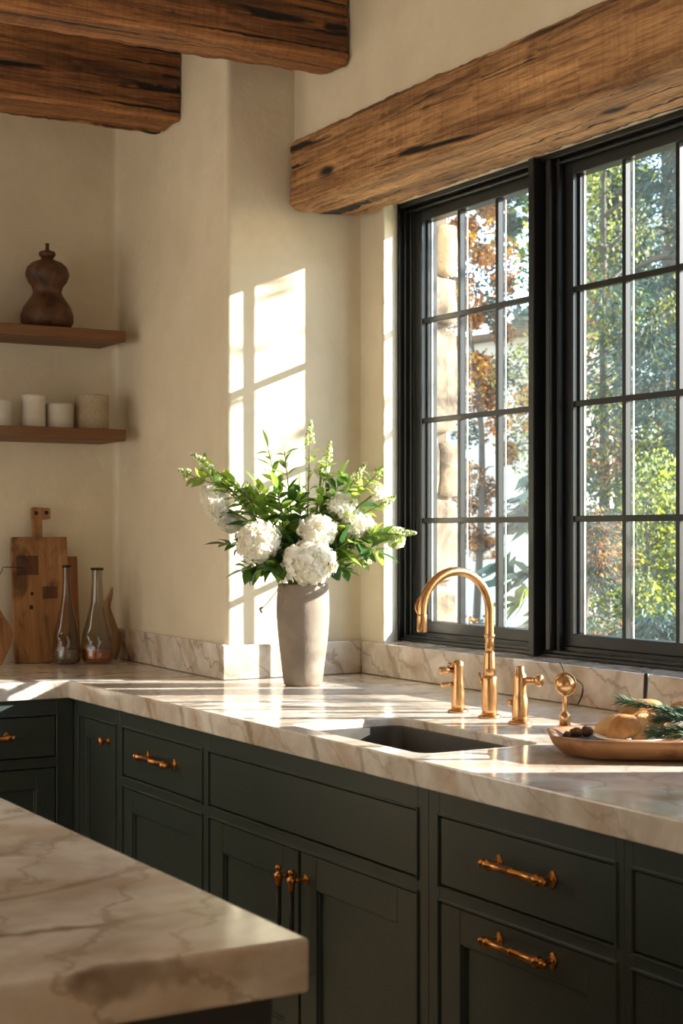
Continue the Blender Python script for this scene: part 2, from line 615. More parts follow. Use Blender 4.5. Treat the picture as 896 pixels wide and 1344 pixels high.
WB(bm, 2.768, 2.86, 3.520, 3.602, 1.052, 2.405)
WB(bm, 2.735, 2.768, 3.530, 3.550, 1.040, 2.418)
WB(bm, 2.750, 2.768, 3.508, 3.520, 1.040, 2.418)
obj('mullion', bm, M['frame'], t, bevel=0.002, seg=1)
bm = NB()
WB(bm, 2.735, 2.768, 2.545, 2.58, 1.040, 2.418)
WB(bm, 2.768, 2.86, 2.525, 2.60, 1.052, 2.405)
obj('mullion', bm, M['frame'], t, bevel=0.002, seg=1)

# ------------------------------------------------------------------ timber beams
def beam(name, L, W, H, axis, mat, loc, label, chamf=0.018, seedv=0.0):
    """hewn timber: a box with worn arrises and a rough skin; starts at loc and runs along +axis"""
    nu = int(L / 0.018)
    prof = []
    def side(p, q, n):
        for i in range(n):
            t = i / n
            prof.append((p[0] + (q[0] - p[0]) * t, p[1] + (q[1] - p[1]) * t))
    c = chamf
    K = [(c, 0), (W - c, 0), (W, c), (W, H - c), (W - c, H), (c, H), (0, H - c), (0, c)]
    cnt = [12, 2, 14, 2, 12, 2, 14, 2]
    for i in range(8):
        side(K[i], K[(i + 1) % 8], cnt[i])
    rows = []
    cx, cy = W / 2, H / 2
    vs, fs = [], []
    m = len(prof)
    for iu in range(nu + 1):
        u = L * iu / nu
        for (a, b) in prof:
            q = Vector((u * 1.5, a * 5 + seedv, b * 5))
            q2 = Vector((u * 1.1, a * 34 + seedv, b * 34))
            q3 = Vector((u * 40, a * 9 + seedv, b * 9))
            cr = noise.noise(q2)
            d = 0.007 * noise.noise(q) + 0.0035 * noise.noise(q3) - 0.011 * max(0, cr - 0.22) / 0.5
            d2 = 0.004 * noise.noise(Vector((u * 14, a * 14 + seedv, b * 14)))
            d += d2
            n = Vector((a - cx, b - cy))
            ax = abs(n.x) / cx; ay = abs(n.y) / cy
            nn = Vector((n.x / cx if ax > 0.93 else 0, n.y / cy if ay > 0.93 else 0))
            if nn.length > 0: nn.normalize()
            aa, bb = a + nn.x * d, b + nn.y * d
            uu = u
            if iu == 0 or iu == nu:
                s = -1 if iu == 0 else 1
                uu += s * 0.004 * noise.noise(q2 + Vector((5, 0, 0)))
                aa = cx + (aa - cx) * 0.97; bb = cy + (bb - cy) * 0.97
            if axis == 0:
                vs.append((uu, aa, bb))
            else:
                vs.append((aa, uu, bb))
    for iu in range(nu):
        for k in range(m):
            k2 = (k + 1) % m
            f = (iu * m + k, iu * m + k2, (iu + 1) * m + k2, (iu + 1) * m + k)
            fs.append(f if axis == 1 else f[::-1])
    fs.append(tuple(range(m)))
    fs.append(tuple(range(nu * m, nu * m + m))[::-1])
    bm = NB()
    bv = [bm.verts.new(v) for v in vs]
    for f in fs:
        bm.faces.new([bv[i] for i in f])
    o = obj(name, bm, mat, loc=loc, smooth=True)
    mo = o.modifiers.new('e', 'EDGE_SPLIT'); mo.split_angle = radians(38)
    tag(o, label, 'beam')
    o['kind'] = 'thing'
    return o
beam('wooden_beam', 4.35, 0.265, 0.222, 1, M['beam_y'], (2.378, 0.062, 2.394),
     'long rough hewn lintel beam spanning above the black window', seedv=0)
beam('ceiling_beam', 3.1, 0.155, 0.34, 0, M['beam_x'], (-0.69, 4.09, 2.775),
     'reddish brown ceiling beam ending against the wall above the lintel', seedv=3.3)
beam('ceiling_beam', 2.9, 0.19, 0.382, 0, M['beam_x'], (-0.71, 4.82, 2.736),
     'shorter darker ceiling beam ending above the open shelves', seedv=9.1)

# ------------------------------------------------------------------ worktop
def slab_with_hole(outer, hole, z0, z1):
    bm = NB()
    def loop(pts):
        vs = [bm.verts.new((x, y, z1)) for x, y in pts]
        return vs, [bm.edges.new((vs[i], vs[(i + 1) % len(vs)])) for i in range(len(vs))]
    vo, eo = loop(outer)
    e = eo
    if hole:
        vh, eh = loop(hole)
        e = eo + eh
    r = bmesh.ops.triangle_fill(bm, use_beauty=True, use_dissolve=True, edges=e)
    faces = [f for f in bm.faces]
    r = bmesh.ops.extrude_face_region(bm, geom=faces)
    vv = [g for g in r['geom'] if isinstance(g, bmesh.types.BMVert)]
    bmesh.ops.translate(bm, vec=(0, 0, z0 - z1), verts=vv)
    return bm
SX0, SX1, SY0, SY1 = 1.800, 2.110, 2.750, 3.335
hole = []
rr = 0.035
for (cx, cy, a0) in ((SX1 - rr, SY1 - rr, 0), (SX0 + rr, SY1 - rr, 90), (SX0 + rr, SY0 + rr, 180), (SX1 - rr, SY0 + rr, 270)):
    for k in range(7):
        t = radians(a0 + 15 * k)
        hole.append((cx + rr * cos(t), cy + rr * sin(t)))
outer = [(1.74, 0.6), (2.655, 0.6), (2.655, 4.425), (2.156, 4.425), (2.200, 5.446), (0.3, 5.446), (0.3, 4.667), (1.74, 4.667)]
bm = slab_with_hole(outer, hole, CT - 0.055, CT)
wt = obj('worktop', bm, M['marble'], bevel=0.004)
tag(wt, 'cream brown veined marble worktop turning the corner around the sink', 'worktop')

# upstands
def splash(name, pts, z1, label):
    bm = NB(); prism(bm, pts, CT + 0.0005, z1)
    return tag(obj(name, bm, M['splash'], bevel=0.003), label, 'backsplash')
splash('marble_upstand', [(2.200, 5.40), (2.2185, 5.40), (2.1765, 4.449), (2.156, 4.4265)], 1.020,
       'low marble upstand in shade along the pier beside the shelves')
splash('marble_upstand', [(2.1565, 4.4260), (2.656, 4.4260), (2.656, 4.449), (2.178, 4.449)], 1.018,
       'low marble upstand behind the clay vase')
splash('marble_upstand', [(2.656, 0.6), (2.679, 0.6), (2.679, 4.449), (2.657, 4.4490)], 1.014,
       'long low marble upstand under the window behind the taps')
bm = NB(); prism(bm, [(2.6805, 1.79), (2.80, 1.758), (2.83, 1.758), (2.83, 4.422), (2.80, 4.422), (2.6805, 4.325)], 1.0005, 1.0125)
tag(obj('marble_sill', bm, M['splash'], bevel=0.002), 'flat marble ledge at the foot of the black window', 'window sill')

# ------------------------------------------------------------------ cabinets
def shaker(name, x0, x1, z0, z1, parent, rail=0.062, depth=0.021, flat=False):
    """an inset front between the given edges; face at y=0"""
    bm = NB()
    g = 0.0036
    x0 += g; x1 -= g; z0 += g; z1 -= g
    if flat:
        box(bm, x0, x1, 0.000, depth, z0, z1)
    else:
        r = rail
        box(bm, x0, x0 + r, 0, depth, z0, z1)
        box(bm, x1 - r, x1, 0, depth, z0, z1)
        box(bm, x0 + r, x1 - r, 0, depth, z0, z0 + r)
        box(bm, x0 + r, x1 - r, 0, depth, z1 - r, z1)
        # recessed field with a small step
        box(bm, x0 + r - .002, x1 - r + .002, 0.012, depth - .001, z0 + r - .002, z1 - r + .002)
        s = 0.005
        box(bm, x0 + r, x0 + r + s, 0.005, 0.013, z0 + r, z1 - r)
        box(bm, x1 - r - s, x1 - r, 0.005, 0.013, z0 + r, z1 - r)
        box(bm, x0 + r + s, x1 - r - s, 0.005, 0.013, z0 + r, z0 + r + s)
        box(bm, x0 + r + s, x1 - r - s, 0.005, 0.013, z1 - r - s, z1 - r)
    o = obj(name, bm, M['cab'], parent, bevel=0.0012, seg=1)
    return o

def pull(parent, cx, cz, L, vertical=False, bar_mat=None, proj=0.032, name='handle'):
    """bar pull on two posts with oval plates, turned collars and finials"""
    bm = NB()
    h = L / 2
    def p(u, d, v=0.0):
        return (cx + v, -d, cz + u) if vertical else (cx + u, -d, cz + v)
    post = h * 0.80
    R = 0.0076
    prof = [(-h, 0.002), (-h + .004, 0.0078), (-h + .010, 0.0088), (-h + .014, 0.0045), (-h + .018, 0.0045), (-h + .022, 0.0110),
            (-h + .030, 0.0112), (-h + .034, R + .001), (-h + .05, R), (-.004, R), (-.003, R + .0012), (.003, R + .0012), (.004, R)]
    prof += [(-u, r) for u, r in prof[:9]][::-1]
    m2 = []
    if bar_mat is None:
        tube(bm, [p(u, proj) for u, r in prof], [r for u, r in prof], 14)
    else:
        ends = [q for q in prof if q[0] <= -h + .05]
        tube(bm, [p(u, proj) for u, r in ends], [r for u, r in ends], 14)
        tube(bm, [p(-u, proj) for u, r in ends], [r for u, r in ends], 14)
    for s in (-1, 1):
        u = s * post
        tube(bm, [p(u, 0.0), p(u, 0.003), p(u, 0.004), p(u, .010), p(u, 0.018), p(u, proj)], [.0115, .0115, .007, .0048, .0055, .0075], 12)
        # oval plate
        ring = []
        for sgn in (0.0002, 0.0032):
            ring.append([bm.verts.new(p(u + 0.0095 * cos(2 * pi * k / 16), sgn, 0.016 * sin(2 * pi * k / 16))) for k in range(16)])
        for k in range(16):
            bm.faces.new((ring[0][k], ring[0][(k + 1) % 16], ring[1][(k + 1) % 16], ring[1][k]))
        bm.faces.new(ring[0]); bm.faces.new(ring[1][::-1])
    if bar_mat:
        n0 = len(bm.faces)
        tube(bm, [p(-h + .045, proj), p(h - .045, proj)], 0.0058, 12)
        bm.faces.ensure_lookup_table()
        for f in bm.faces[n0:]:
            f.material_index = 1
    o = obj(name, bm, [M['pull_brass'], bar_mat] if bar_mat else M['pull_brass'], parent, smooth=True)
    if bar_mat:
        o['label'] = 'upright pull with dark bar between brass ends'
    return o

def knob(parent, cx, cz, name='knob'):
    bm = NB()
    prof = [(0.0105, 0), (0.0105, .003), (.006, .005), (.0045, .012), (.0050, .016), (.011, .020), (.0135, .026), (.012, .031), (.004, .034), (0.0001, .0345)]
    Mx = Matrix.Translation((cx, 0, cz)) @ Matrix.Rotation(pi / 2, 4, 'X')
    lathe(bm, prof, 18, M4=Mx)
    return obj(name, bm, M['pull_brass'], parent, smooth=True)

def cabinet(name, loc, rz, w, openings, label, group=None, depth=0.62, top=CT - 0.0555):
    """openings: list of dict(x0,x1,z0,z1,kind,...) in local x (0..w)"""
    t = empty(name, loc, rz, label, 'cabinet', group)
    ft = 0.021
    bm = NB()
    # carcass boards behind the face frame
    y0, y1 = ft + 0.002, depth
    box(bm, 0.0005, 0.018, y0, y1, 0.10, top)
    box(bm, w - 0.018, w - 0.0005, y0, y1, 0.10, top)
    box(bm, 0.018, w - 0.018, y1 - 0.012, y1, 0.10, top)
    box(bm, 0.018, w - 0.018, y0, y1 - 0.012, 0.10, 0.118)
    box(bm, 0.018, w - 0.018, y0, y0 + .004, 0.118, 0.60)     # dust panel behind the fronts
    # plinth
    box(bm, 0.0005, w - 0.0005, 0.07, 0.088, 0.0, 0.10)
    obj('carcass', bm, M['cab'], t)
    # face frame: grid of stiles and rails around the openings
    bm = NB()
    xs = sorted({0.0, w} | {o['x0'] for o in openings} | {o['x1'] for o in openings})
    x_lo = min(o['x0'] for o in openings); x_hi = max(o['x1'] for o in openings)
    box(bm, 0.0004, x_lo, 0, ft, 0.10, top)
    box(bm, x_hi, w - 0.0004, 0, ft, 0.10, top)
    zs = sorted({o['z0'] for o in openings} | {o['z1'] for o in openings})
    zz = [0.10] + zs + [top]
    for i in range(0, len(zz), 2):
        if zz[i + 1] - zz[i] > 1e-4:
            box(bm, x_lo, x_hi, 0, ft, zz[i], zz[i + 1])
    # beads around each opening
    done = set()
    b = 0.0045
    for o in openings:
        key = (o['z0'], o['z1'])
        if key in done: continue
        done.add(key)
        z0, z1 = o['z0'], o['z1']
        for a in ((x_lo - b, x_lo, z0 - b, z1 + b), (x_hi, x_hi + b, z0 - b, z1 + b), (x_lo, x_hi, z0 - b, z0), (x_lo, x_hi, z1, z1 + b)):
            box(bm, a[0], a[1], -0.0050, 0.001, a[2], a[3])
    obj('face_frame', bm, M['cab'], t, bevel=0.001, seg=1)
    for o in openings:
        f = shaker(o['kind'], o['x0'], o['x1'], o['z0'], o['z1'], t, flat=o.get('flat', False), rail=o.get('rail', 0.062))
        if o.get('pull'):
            pull(f, *o['pull'])
        if o.get('vpull'):
            pull(f, *o['vpull'], vertical=True, bar_mat=M['bronze'], proj=0.038)
        if o.get('knob'):
            knob(f, *o['knob'])
    return t
FX = 1.765
R90 = -pi / 2
DZ0, DZ1, BZ1 = 0.662, 0.803, 0.632
def unit(y_hi, y_lo, spec, label, **kw):
    """main run unit; spec openings given in world y"""
    ops = []
    for o in spec:
        o = dict(o)
        a, b = y_hi - o.pop('ya'), y_hi - o.pop('yb')
        o['x0'], o['x1'] = a, b
        ops.append(o)
    return cabinet('base_cabinet', (FX, y_hi, 0), R90, y_hi - y_lo, ops, label, 'dark painted base cabinets', **kw)
unit(4.688, 4.313, [dict(ya=4.640, yb=4.342, z0=0.13, z1=DZ1, kind='door', knob=(0.291, 0.752), rail=0.055)],
     'narrow dark cabinet with one knobbed door in the inside corner')
unit(4.313, 3.725, [dict(ya=4.285, yb=3.746, z0=DZ0, z1=DZ1, kind='drawer', flat=True, pull=(0.30, 0.742, 0.225)),
                    dict(ya=4.285, yb=3.746, z0=0.13, z1=BZ1, kind='door')],
     'dark cabinet with one drawer over a plain door beside the narrow door')
unit(3.725, 2.675, [dict(ya=3.704, yb=2.716, z0=DZ0, z1=DZ1, kind='drawer', flat=True),
                    dict(ya=3.704, yb=3.2215, z0=0.13, z1=BZ1, kind='door', rail=0.075, vpull=(0.4735, 0.462, 0.27)),
                    dict(ya=3.2185, yb=2.716, z0=0.13, z1=BZ1, kind='door', rail=0.075, vpull=(0.5365, 0.462, 0.27))],
     'wide dark sink cabinet with two doors and upright pulls')
unit(2.675, 2.073, [dict(ya=2.635, yb=2.095, z0=DZ0, z1=DZ1, kind='drawer', flat=True, pull=(0.325, 0.745, 0.205)),
                    dict(ya=2.635, yb=2.095, z0=0.13, z1=BZ1, kind='door', rail=0.068, pull=(0.325, 0.598, 0.205))],
     'dark cabinet with two stacked brass bar pulls under the bread tray')
unit(2.073, 1.50, [dict(ya=2.050, yb=1.52, z0=DZ0, z1=DZ1, kind='drawer', flat=True, pull=(0.2865, 0.735, 0.205)),
                   dict(ya=2.050, yb=1.52, z0=0.13, z1=BZ1, kind='door', rail=0.068, pull=(0.2865, 0.598, 0.205))],
     'dark cabinet at the near end, cut by the picture edge')
unit(1.50, 0.66, [dict(ya=1.47, yb=0.69, z0=DZ0, z1=DZ1, kind='drawer', flat=True, pull=(0.42, 0.735, 0.205)),
                  dict(ya=1.47, yb=0.69, z0=0.13, z1=BZ1, kind='door', rail=0.068)],
     'dark cabinet nearest the camera at the end of the sink run')
LY = 4.690
cabinet('base_cabinet', (1.245, LY, 0), 0, 0.5195,
        [dict(x0=0.03, x1=0.463, z0=DZ0 + .01, z1=DZ1, kind='drawer', flat=True, pull=(0.228, 0.744, 0.19)),
         dict(x0=0.03, x1=0.463, z0=0.13, z1=BZ1 + .01, kind='door')],
        'dark cabinet on the short leg below the bottles', 'dark painted base cabinets')
cabinet('base_cabinet', (0.72, LY, 0), 0, 0.525,
        [dict(x0=0.03, x1=0.495, z0=DZ0 + .01, z1=DZ1, kind='drawer', flat=True, pull=(0.26, 0.744, 0.19)),
         dict(x0=0.03, x1=0.495, z0=0.13, z1=BZ1 + .01, kind='door')],
        'dark cabinet on the short leg past the picture edge', 'dark painted base cabinets')

# ------------------------------------------------------------------ island
isl = empty('kitchen_island', (0.1, 2.6, 0), 0, 'near kitchen island with thick veined marble top on black base', 'island')
bm = NB()
box(bm, -0.9 - .1, 0.872 - .1, 1.565 - 2.6, 3.7 - 2.6, CT - 0.063, CT)
obj('countertop', bm, M['island_marble'], isl, bevel=0.006, seg=3)
bm = NB()
box(bm, -0.86 - .1, 0.842 - .1, 1.600 - 2.6, 3.66 - 2.6, 0.0, CT - 0.0635)
obj('base', bm, M['island_base'], isl, bevel=0.003)

# ------------------------------------------------------------------ sink
sk = empty('sink', (1.955, 3.04, 0), 0, 'dark undermounted sink sunk in the marble worktop', 'sink')
bm = NB()
def rrect(x0, x1, y0, y1, r, z, n=6):
    out = []
    for (cx, cy, a0) in ((x1 - r, y1 - r, 0), (x0 + r, y1 - r, 90), (x0 + r, y0 + r, 180), (x1 - r, y0 + r, 270)):
        for k in range(n + 1):
            t = radians(a0 + 90 * k / n)
            out.append(bm.verts.new((cx + r * cos(t), cy + r * sin(t), z)))
    return out
L = [rrect(-.1535, .1535, -.2885, .2935, .034, CT - .022), rrect(-.147, .147, -.282, .287, .034, CT - .0225), rrect(-.145, .145, -.280, .285, .034, .67), rrect(-.12, .12, -.255, .26, .03, .65)]
Lo = [rrect(-.163, .163, -.300, .304, .035, .8535)]
for a, b in zip(L, L[1:]):
    for i in range(len(a)):
        j = (i + 1) % len(a)
        bm.faces.new((a[i], a[j], b[j], b[i]))
bm.faces.new(L[-1])
o = obj('basin', bm, M['sink'], sk, smooth=False)
so = o.modifiers.new('s', 'SOLIDIFY'); so.thickness = 0.004; so.offset = 0
bm = NB(); lathe(bm, [(0.0001, .6535), (.03, .6535), (.04, .657), (.042, .655)], 24, close=False)
obj('drain', bm, M['brass'], sk, smooth=True)

# ------------------------------------------------------------------ taps
def flange(bm, r=0.028):
    lathe(bm, [(r, 0), (r, .004), (r * .82, .008), (r * .62, .011)], 28)
fc = empty('kitchen_faucet', (2.292, 3.20, CT + .0003), 0, 'tall brass gooseneck faucet curving over the sink', 'faucet')
bm = NB(); flange(bm, 0.029)
lathe(bm, [(.0185, .006), (.0195, .02), (.0200, .045), (.0195, .075), (.0185, .098), (.0165, .104)], 28)
lathe(bm, [(.0165, .104), (.0150, .125), (.0130, .160), (.0125, .163)], 28)
obj('base', bm, M['brass'], fc, smooth=True)
bm = NB()
pts = [(0, 0, .16)] + [(0, 0, z) for z in (.19, .22, .25, .265)]
for k in range(1, 19):
    a = pi * k / 18
    pts.append((-0.1 + 0.1 * cos(a), 0, .265 + 0.1 * sin(a)))
pts += [(-0.2, 0, .255), (-0.2, 0, .238)]
tube(bm, pts, 0.0112, 20)
lathe(bm, [(.0125, .198), (.0135, .200), (.0135, .206), (.0125, .208)], 20)
obj('spout', bm, M['brass'], fc, smooth=True)
bm = NB()
tube(bm, [(-0.2, 0, .262), (-0.2, 0, .258), (-.2, 0, .222), (-.2, 0, .219)], [.0122, .0125, .0125, .0105], 20)
tube(bm, spline([(-.206, .006, .262), (-.209, .012, .275), (-.205, .014, .29), (-.196, .012, .302)], 9), [.0042] * 4 + [.0038] * 3 + [.003] * 3 if False else .0036, 8)
obj('nozzle', bm, M['brass'], fc, smooth=True)
bm = NB()
tube(bm, [(-.014, .010, .085), (-.020, .013, .097), (-.021, .014, .112)], [.004, .0036, .003], 8)
obj('lever', bm, M['brass'], fc, smooth=True)

# valve with a side lever to the spout side
vl = empty('tap_valve', (2.292, 3.338, CT + .0003), 0, 'brass tap valve with two sideways levers behind the sink, nearest the vase', 'tap')
bm = NB(); flange(bm, 0.027)
lathe(bm, [(.0165, .006), (.0175, .02), (.0175, .05), (.0160, .060), (.0165, .066), (.0150, .075), (.0140, .10), (.0150, .118), (.0145, .128), (.009, .133), (.008, .134), (.0001, .1345)], 24)
obj('body', bm, M['brass'], vl, smooth=True)
def handle_tube(bm, z, L, dirv, r):
    d = Vector(dirv).normalized()
    tube(bm, [d * 0.008 + Vector((0, 0, z)), d * (L * .45) + Vector((0, 0, z)), d * (L * .5) + Vector((0, 0, z)), d * (L - .003) + Vector((0, 0, z)), d * L + Vector((0, 0, z))],
         [r * .62, r * .62, r, r, r * .8], 16)
bm = NB(); handle_tube(bm, .107, .050, (-0.93, .35, 0), .0105); handle_tube(bm, .121, .026, (-0.93, .35, .0), .0075)
obj('lever', bm, M['brass'], vl, smooth=True)
bm = NB(); tube(bm, [(-.010, .004, .073), (-.040, .016, .071), (-.042, .017, .071)], [.0062, .0066, .004], 14)
obj('spray_peg', bm, M['brass'], vl, smooth=True)

vr = empty('tap_valve', (2.283, 3.062, CT + .0003), 0, 'brass tap valve with stubby crystal tipped lever, between faucet and ball tap', 'tap')
bm = NB(); flange(bm, 0.029)
lathe(bm, [(.0195, .006), (.0200, .02), (.0195, .060), (.0175, .066), (.0165, .075), (.0160, .110), (.0150, .118), (.0110, .122), (.0095, .136), (.0085, .139), (.0001, .1395)], 24)
tube(bm, [(-.008, .016, .05), (-.014, .026, .05)], .009, 12)
obj('body', bm, M['brass'], vr, smooth=True)
bm = NB()
d = Vector((.45, -0.89, 0)).normalized()
Z = Vector((0, 0, .106))
tube(bm, [d * .010 + Z, d * .018 + Z, d * .030 + Z, d * .043 + Z, d * .046 + Z, d * .056 + Z, d * .060 + Z], [.006, .0085, .0092, .0085, .0145, .0150, .010], 16)
obj('lever', bm, M['brass'], vr, smooth=True)

bt = empty('ball_tap', (2.303, 2.915, CT + .0003), 0, 'slender brass stem topped by a round ball, beside the bread tray', 'tap')
bm = NB(); flange(bm, 0.027)
lathe(bm, [(.0125, .006), (.0130, .03), (.0125, .036), (.0085, .038), (.0065, .044), (.0065, .075), (.008, .078), (.0085, .084)], 20)
obj('stem', bm, M['brass'], bt, smooth=True)
bm = NB()
lathe(bm, [(0.0245 * cos(radians(a)) + 1e-4, .106 + 0.0245 * sin(radians(a))) for a in range(-88, 91, 8)], 28)
obj('ball', bm, M['brass'], bt, smooth=True)
bm = NB()
tube(bm, [Vector((0.026 * cos(a) * -.6, 0.026 * cos(a) * .8, .106 + .027 * sin(a))) for a in [radians(x) for x in range(20, 300, 14)]], .0022, 6)
obj('hoop', bm, M['brass'], bt, smooth=True)
bm = NB()
tube(bm, spline([(0.004, 0.004, .128), (-.002, .008, .146), (-.006, .012, .158)], 8), .0012, 6)
tube(bm, spline([(.024, -.010, .118), (.036, -.020, .104), (.034, -.020, .080), (.026, -.014, .058)], 12), [.0012] * 6 + [.0022] * 6 + [.001], 6)
obj('wire', bm, M['bronze'], bt, smooth=True)

# ------------------------------------------------------------------ vase and bouquet
VX, VY = 2.298, 4.170
def vase_wob(t, z):
    return 0.012 * noise.noise(Vector((cos(t) * 1.5, sin(t) * 1.5, z * 12)))
bm = NB()
outp = [(.0001, 0), (.052, 0), (.0575, .004), (.0605, .02), (.0660, .07), (.0725, .12), (.0775, .17), (.0800, .22), (.0790, .265), (.0765, .295), (.0755, .303), (.0735, .306)]
inp = [(.0715, .302), (.0720, .27), (.0740, .2), (.066, .1), (.054, .02), (.0001, .018)]
lathe(bm, outp + inp, 48, wob=vase_wob)
v = obj('clay_vase', bm, M['vase'], smooth=True, loc=(VX, VY, CT + .0003))
tag(v, 'tall rough taupe clay vase standing on the sunlit worktop', 'vase')

M['leafA'] = m_leaf('leaf_mid_green', srgb(108, 138, 62), 0.45, 0.4, srgb(164, 196, 80))
M['leafB'] = m_leaf('leaf_dark_green', srgb(52, 84, 40), 0.3, 0.35, srgb(90, 140, 50))
M['leafC'] = m_leaf('leaf_young_green', srgb(140, 165, 70), 0.5, 0.5, srgb(190, 215, 90))
M['stem'] = m_plain('green_stem', srgb(120, 132, 62), 0.55)
M['twig'] = m_plain('brown_twig', srgb(132, 100, 62), 0.6)
M['petal'] = m_leaf('white_petal', srgb(250, 248, 240), 0.4, 0.6, srgb(252, 250, 238))
M['petal2'] = m_leaf('cream_petal', srgb(240, 234, 214), 0.4, 0.6, srgb(245, 240, 218))
M['bud'] = m_leaf('bud_cream', srgb(238, 236, 200), 0.35, 0.6)

RT = Vector((.8638, -.5038, 0)); FW = Vector((.5038, .8638, 0)); UP = Vector((0, 0, 1))
K = 0.00228
def BQ(px, py, dep=0.0):
    """bouquet point: across, up and depth from the vase axis (metres from the mouth)"""
    return RT * ((px - 399) * K) + UP * ((764 - py) * K) + FW * dep

def leaf_geo(V, F, MI, base, direc, nrm, L, W, mi, curl=0.25, seg=5):
    d = direc.normalized()
    s = d.cross(nrm).normalized()
    n = s.cross(d).normalized()
    i0 = len(V)
    prof = [0.0, .62, .98, .92, .55, 0.0] if seg == 5 else [0, 1, .8, 0]
    m = len(prof)
    for k in range(m):
        t = k / (m - 1)
        c = base + d * (L * t) - n * (curl * L * t * t)
        w = W * 0.5 * prof[k]
        if k == 0 or k == m - 1:
            V.append(tuple(c))
        else:
            V.append(tuple(c + s * w + n * w * .35)); V.append(tuple(c)); V.append(tuple(c - s * w + n * w * .35))
    # faces
    F.append((i0, i0 + 1, i0 + 2)); F.append((i0, i0 + 2, i0 + 3)); MI += [mi, mi]
    for k in range(1, m - 2):
        a = i0 + 1 + (k - 1) * 3
        b = a + 3
        F.append((a, b, b + 1, a + 1)); F.append((a + 1, b + 1, b + 2, a + 2)); MI += [mi, mi]
    a = i0 + 1 + (m - 3) * 3
    F.append((a, a + 3, a + 1)); F.append((a + 1, a + 3, a + 2)); MI += [mi, mi]

def rnd(a, b):
    return random.uniform(a, b)
def rvec():
    return Vector((random.gauss(0, 1), random.gauss(0, 1), random.gauss(0, 1))).normalized()

MOUTH = Vector((VX, VY, CT + .306))
def stem_path(tip, sag=0.0):
    """from deep in the vase over the rim to the tip (local to the mouth)"""
    h = Vector((tip.x, tip.y, 0))
    hl = h.length
    hd = h.normalized() if hl > 1e-4 else Vector((0, 0, 0))
    foot = Vector((-hd.x * .018, -hd.y * .018, -.26)) + Vector((rnd(-.015, .015), rnd(-.015, .015), 0))
    rim = hd * min(0.045, hl * .35) + Vector((0, 0, .012))
    mid = rim.lerp(tip, .5) + Vector((0, 0, .05 + sag)) * min(1, hl / .15)
    return spline([foot, rim, mid, tip], 18)

def branch(tip, label, nl, L, W, mats, mi=None, start=.38, twig=False, spike=0, droop=.25, sag=0):
    t = empty('leafy_branch', MOUTH, 0, label, 'branch', 'cut green branches in the vase')
    P = stem_path(tip, sag)
    bm = NB()
    n = len(P)
    tube(bm, P, [.0028 * (1 - .6 * i / (n - 1)) + .0004 for i in range(n)], 7)
    obj('stem', bm, M['twig'] if twig else M['stem'], t, smooth=True)
    V, F, MI = [], [], []
    for k in range(nl):
        u = start + (1 - start) * (k + .5) / nl
        f = u * (n - 1); i = min(n - 2, int(f)); p = P[i].lerp(P[i + 1], f - i)
        ax = (P[i + 1] - P[i]).normalized()
        side = ax.cross(rvec()).normalized()
        for s in (1, -1):
            if random.random() < .12: continue
            dd = (ax * rnd(.35, .9) + side * s * rnd(.6, 1) + Vector((0, 0, rnd(-.25, .25)))).normalized()
            nr = (Vector((0, 0, 1)) + rvec() * .5).normalized()
            sc_ = rnd(.7, 1.15) * (1 - .35 * max(0, u - .7) / .3)
            leaf_geo(V, F, MI, p, dd, nr, L * sc_, W * sc_, random.choice(mi or [0, 1]), droop * rnd(.3, 1.5))
    if not spike:
        leaf_geo(V, F, MI, P[-1], (P[-1] - P[-2]), (Vector((0, 0, 1)) + rvec() * .4), L * .9, W * .8, (mi or [0])[0], .1)
    obj('leaves', (V, F, MI), mats, t, smooth=True)['kind'] = 'stuff'
    if spike:
        V, F, MI = [], [], []
        ax = (P[-1] - P[-4]).normalized()
        for k in range(130):
            u = random.random()
            rr_ = .017 * (1 - u) + .003
            a = rnd(0, 2 * pi)
            o1 = ax.orthogonal().normalized(); o2 = ax.cross(o1)
            c = P[-1] + ax * (u * spike - spike * .25) + (o1 * cos(a) + o2 * sin(a)) * rr_ * rnd(.5, 1)
            r = rnd(.0022, .0044)
            i0 = len(V)
            for q in ((1, 0, 0), (0, 1, 0), (-1, 0, 0), (0, -1, 0), (0, 0, 1), (0, 0, -1)):
                V.append(tuple(c + Vector(q) * r))
            for f in ((0, 1, 4), (1, 2, 4), (2, 3, 4), (3, 0, 4), (1, 0, 5), (2, 1, 5), (3, 2, 5), (0, 3, 5)):
                F.append(tuple(i0 + x for x in f))
                MI.append(0 if k % 3 else 1)
        obj('flower_spike', (V, F, MI), [M['bud'], M['leafC']], t)['label'] = 'pale greenish cream flower spike'
    return t

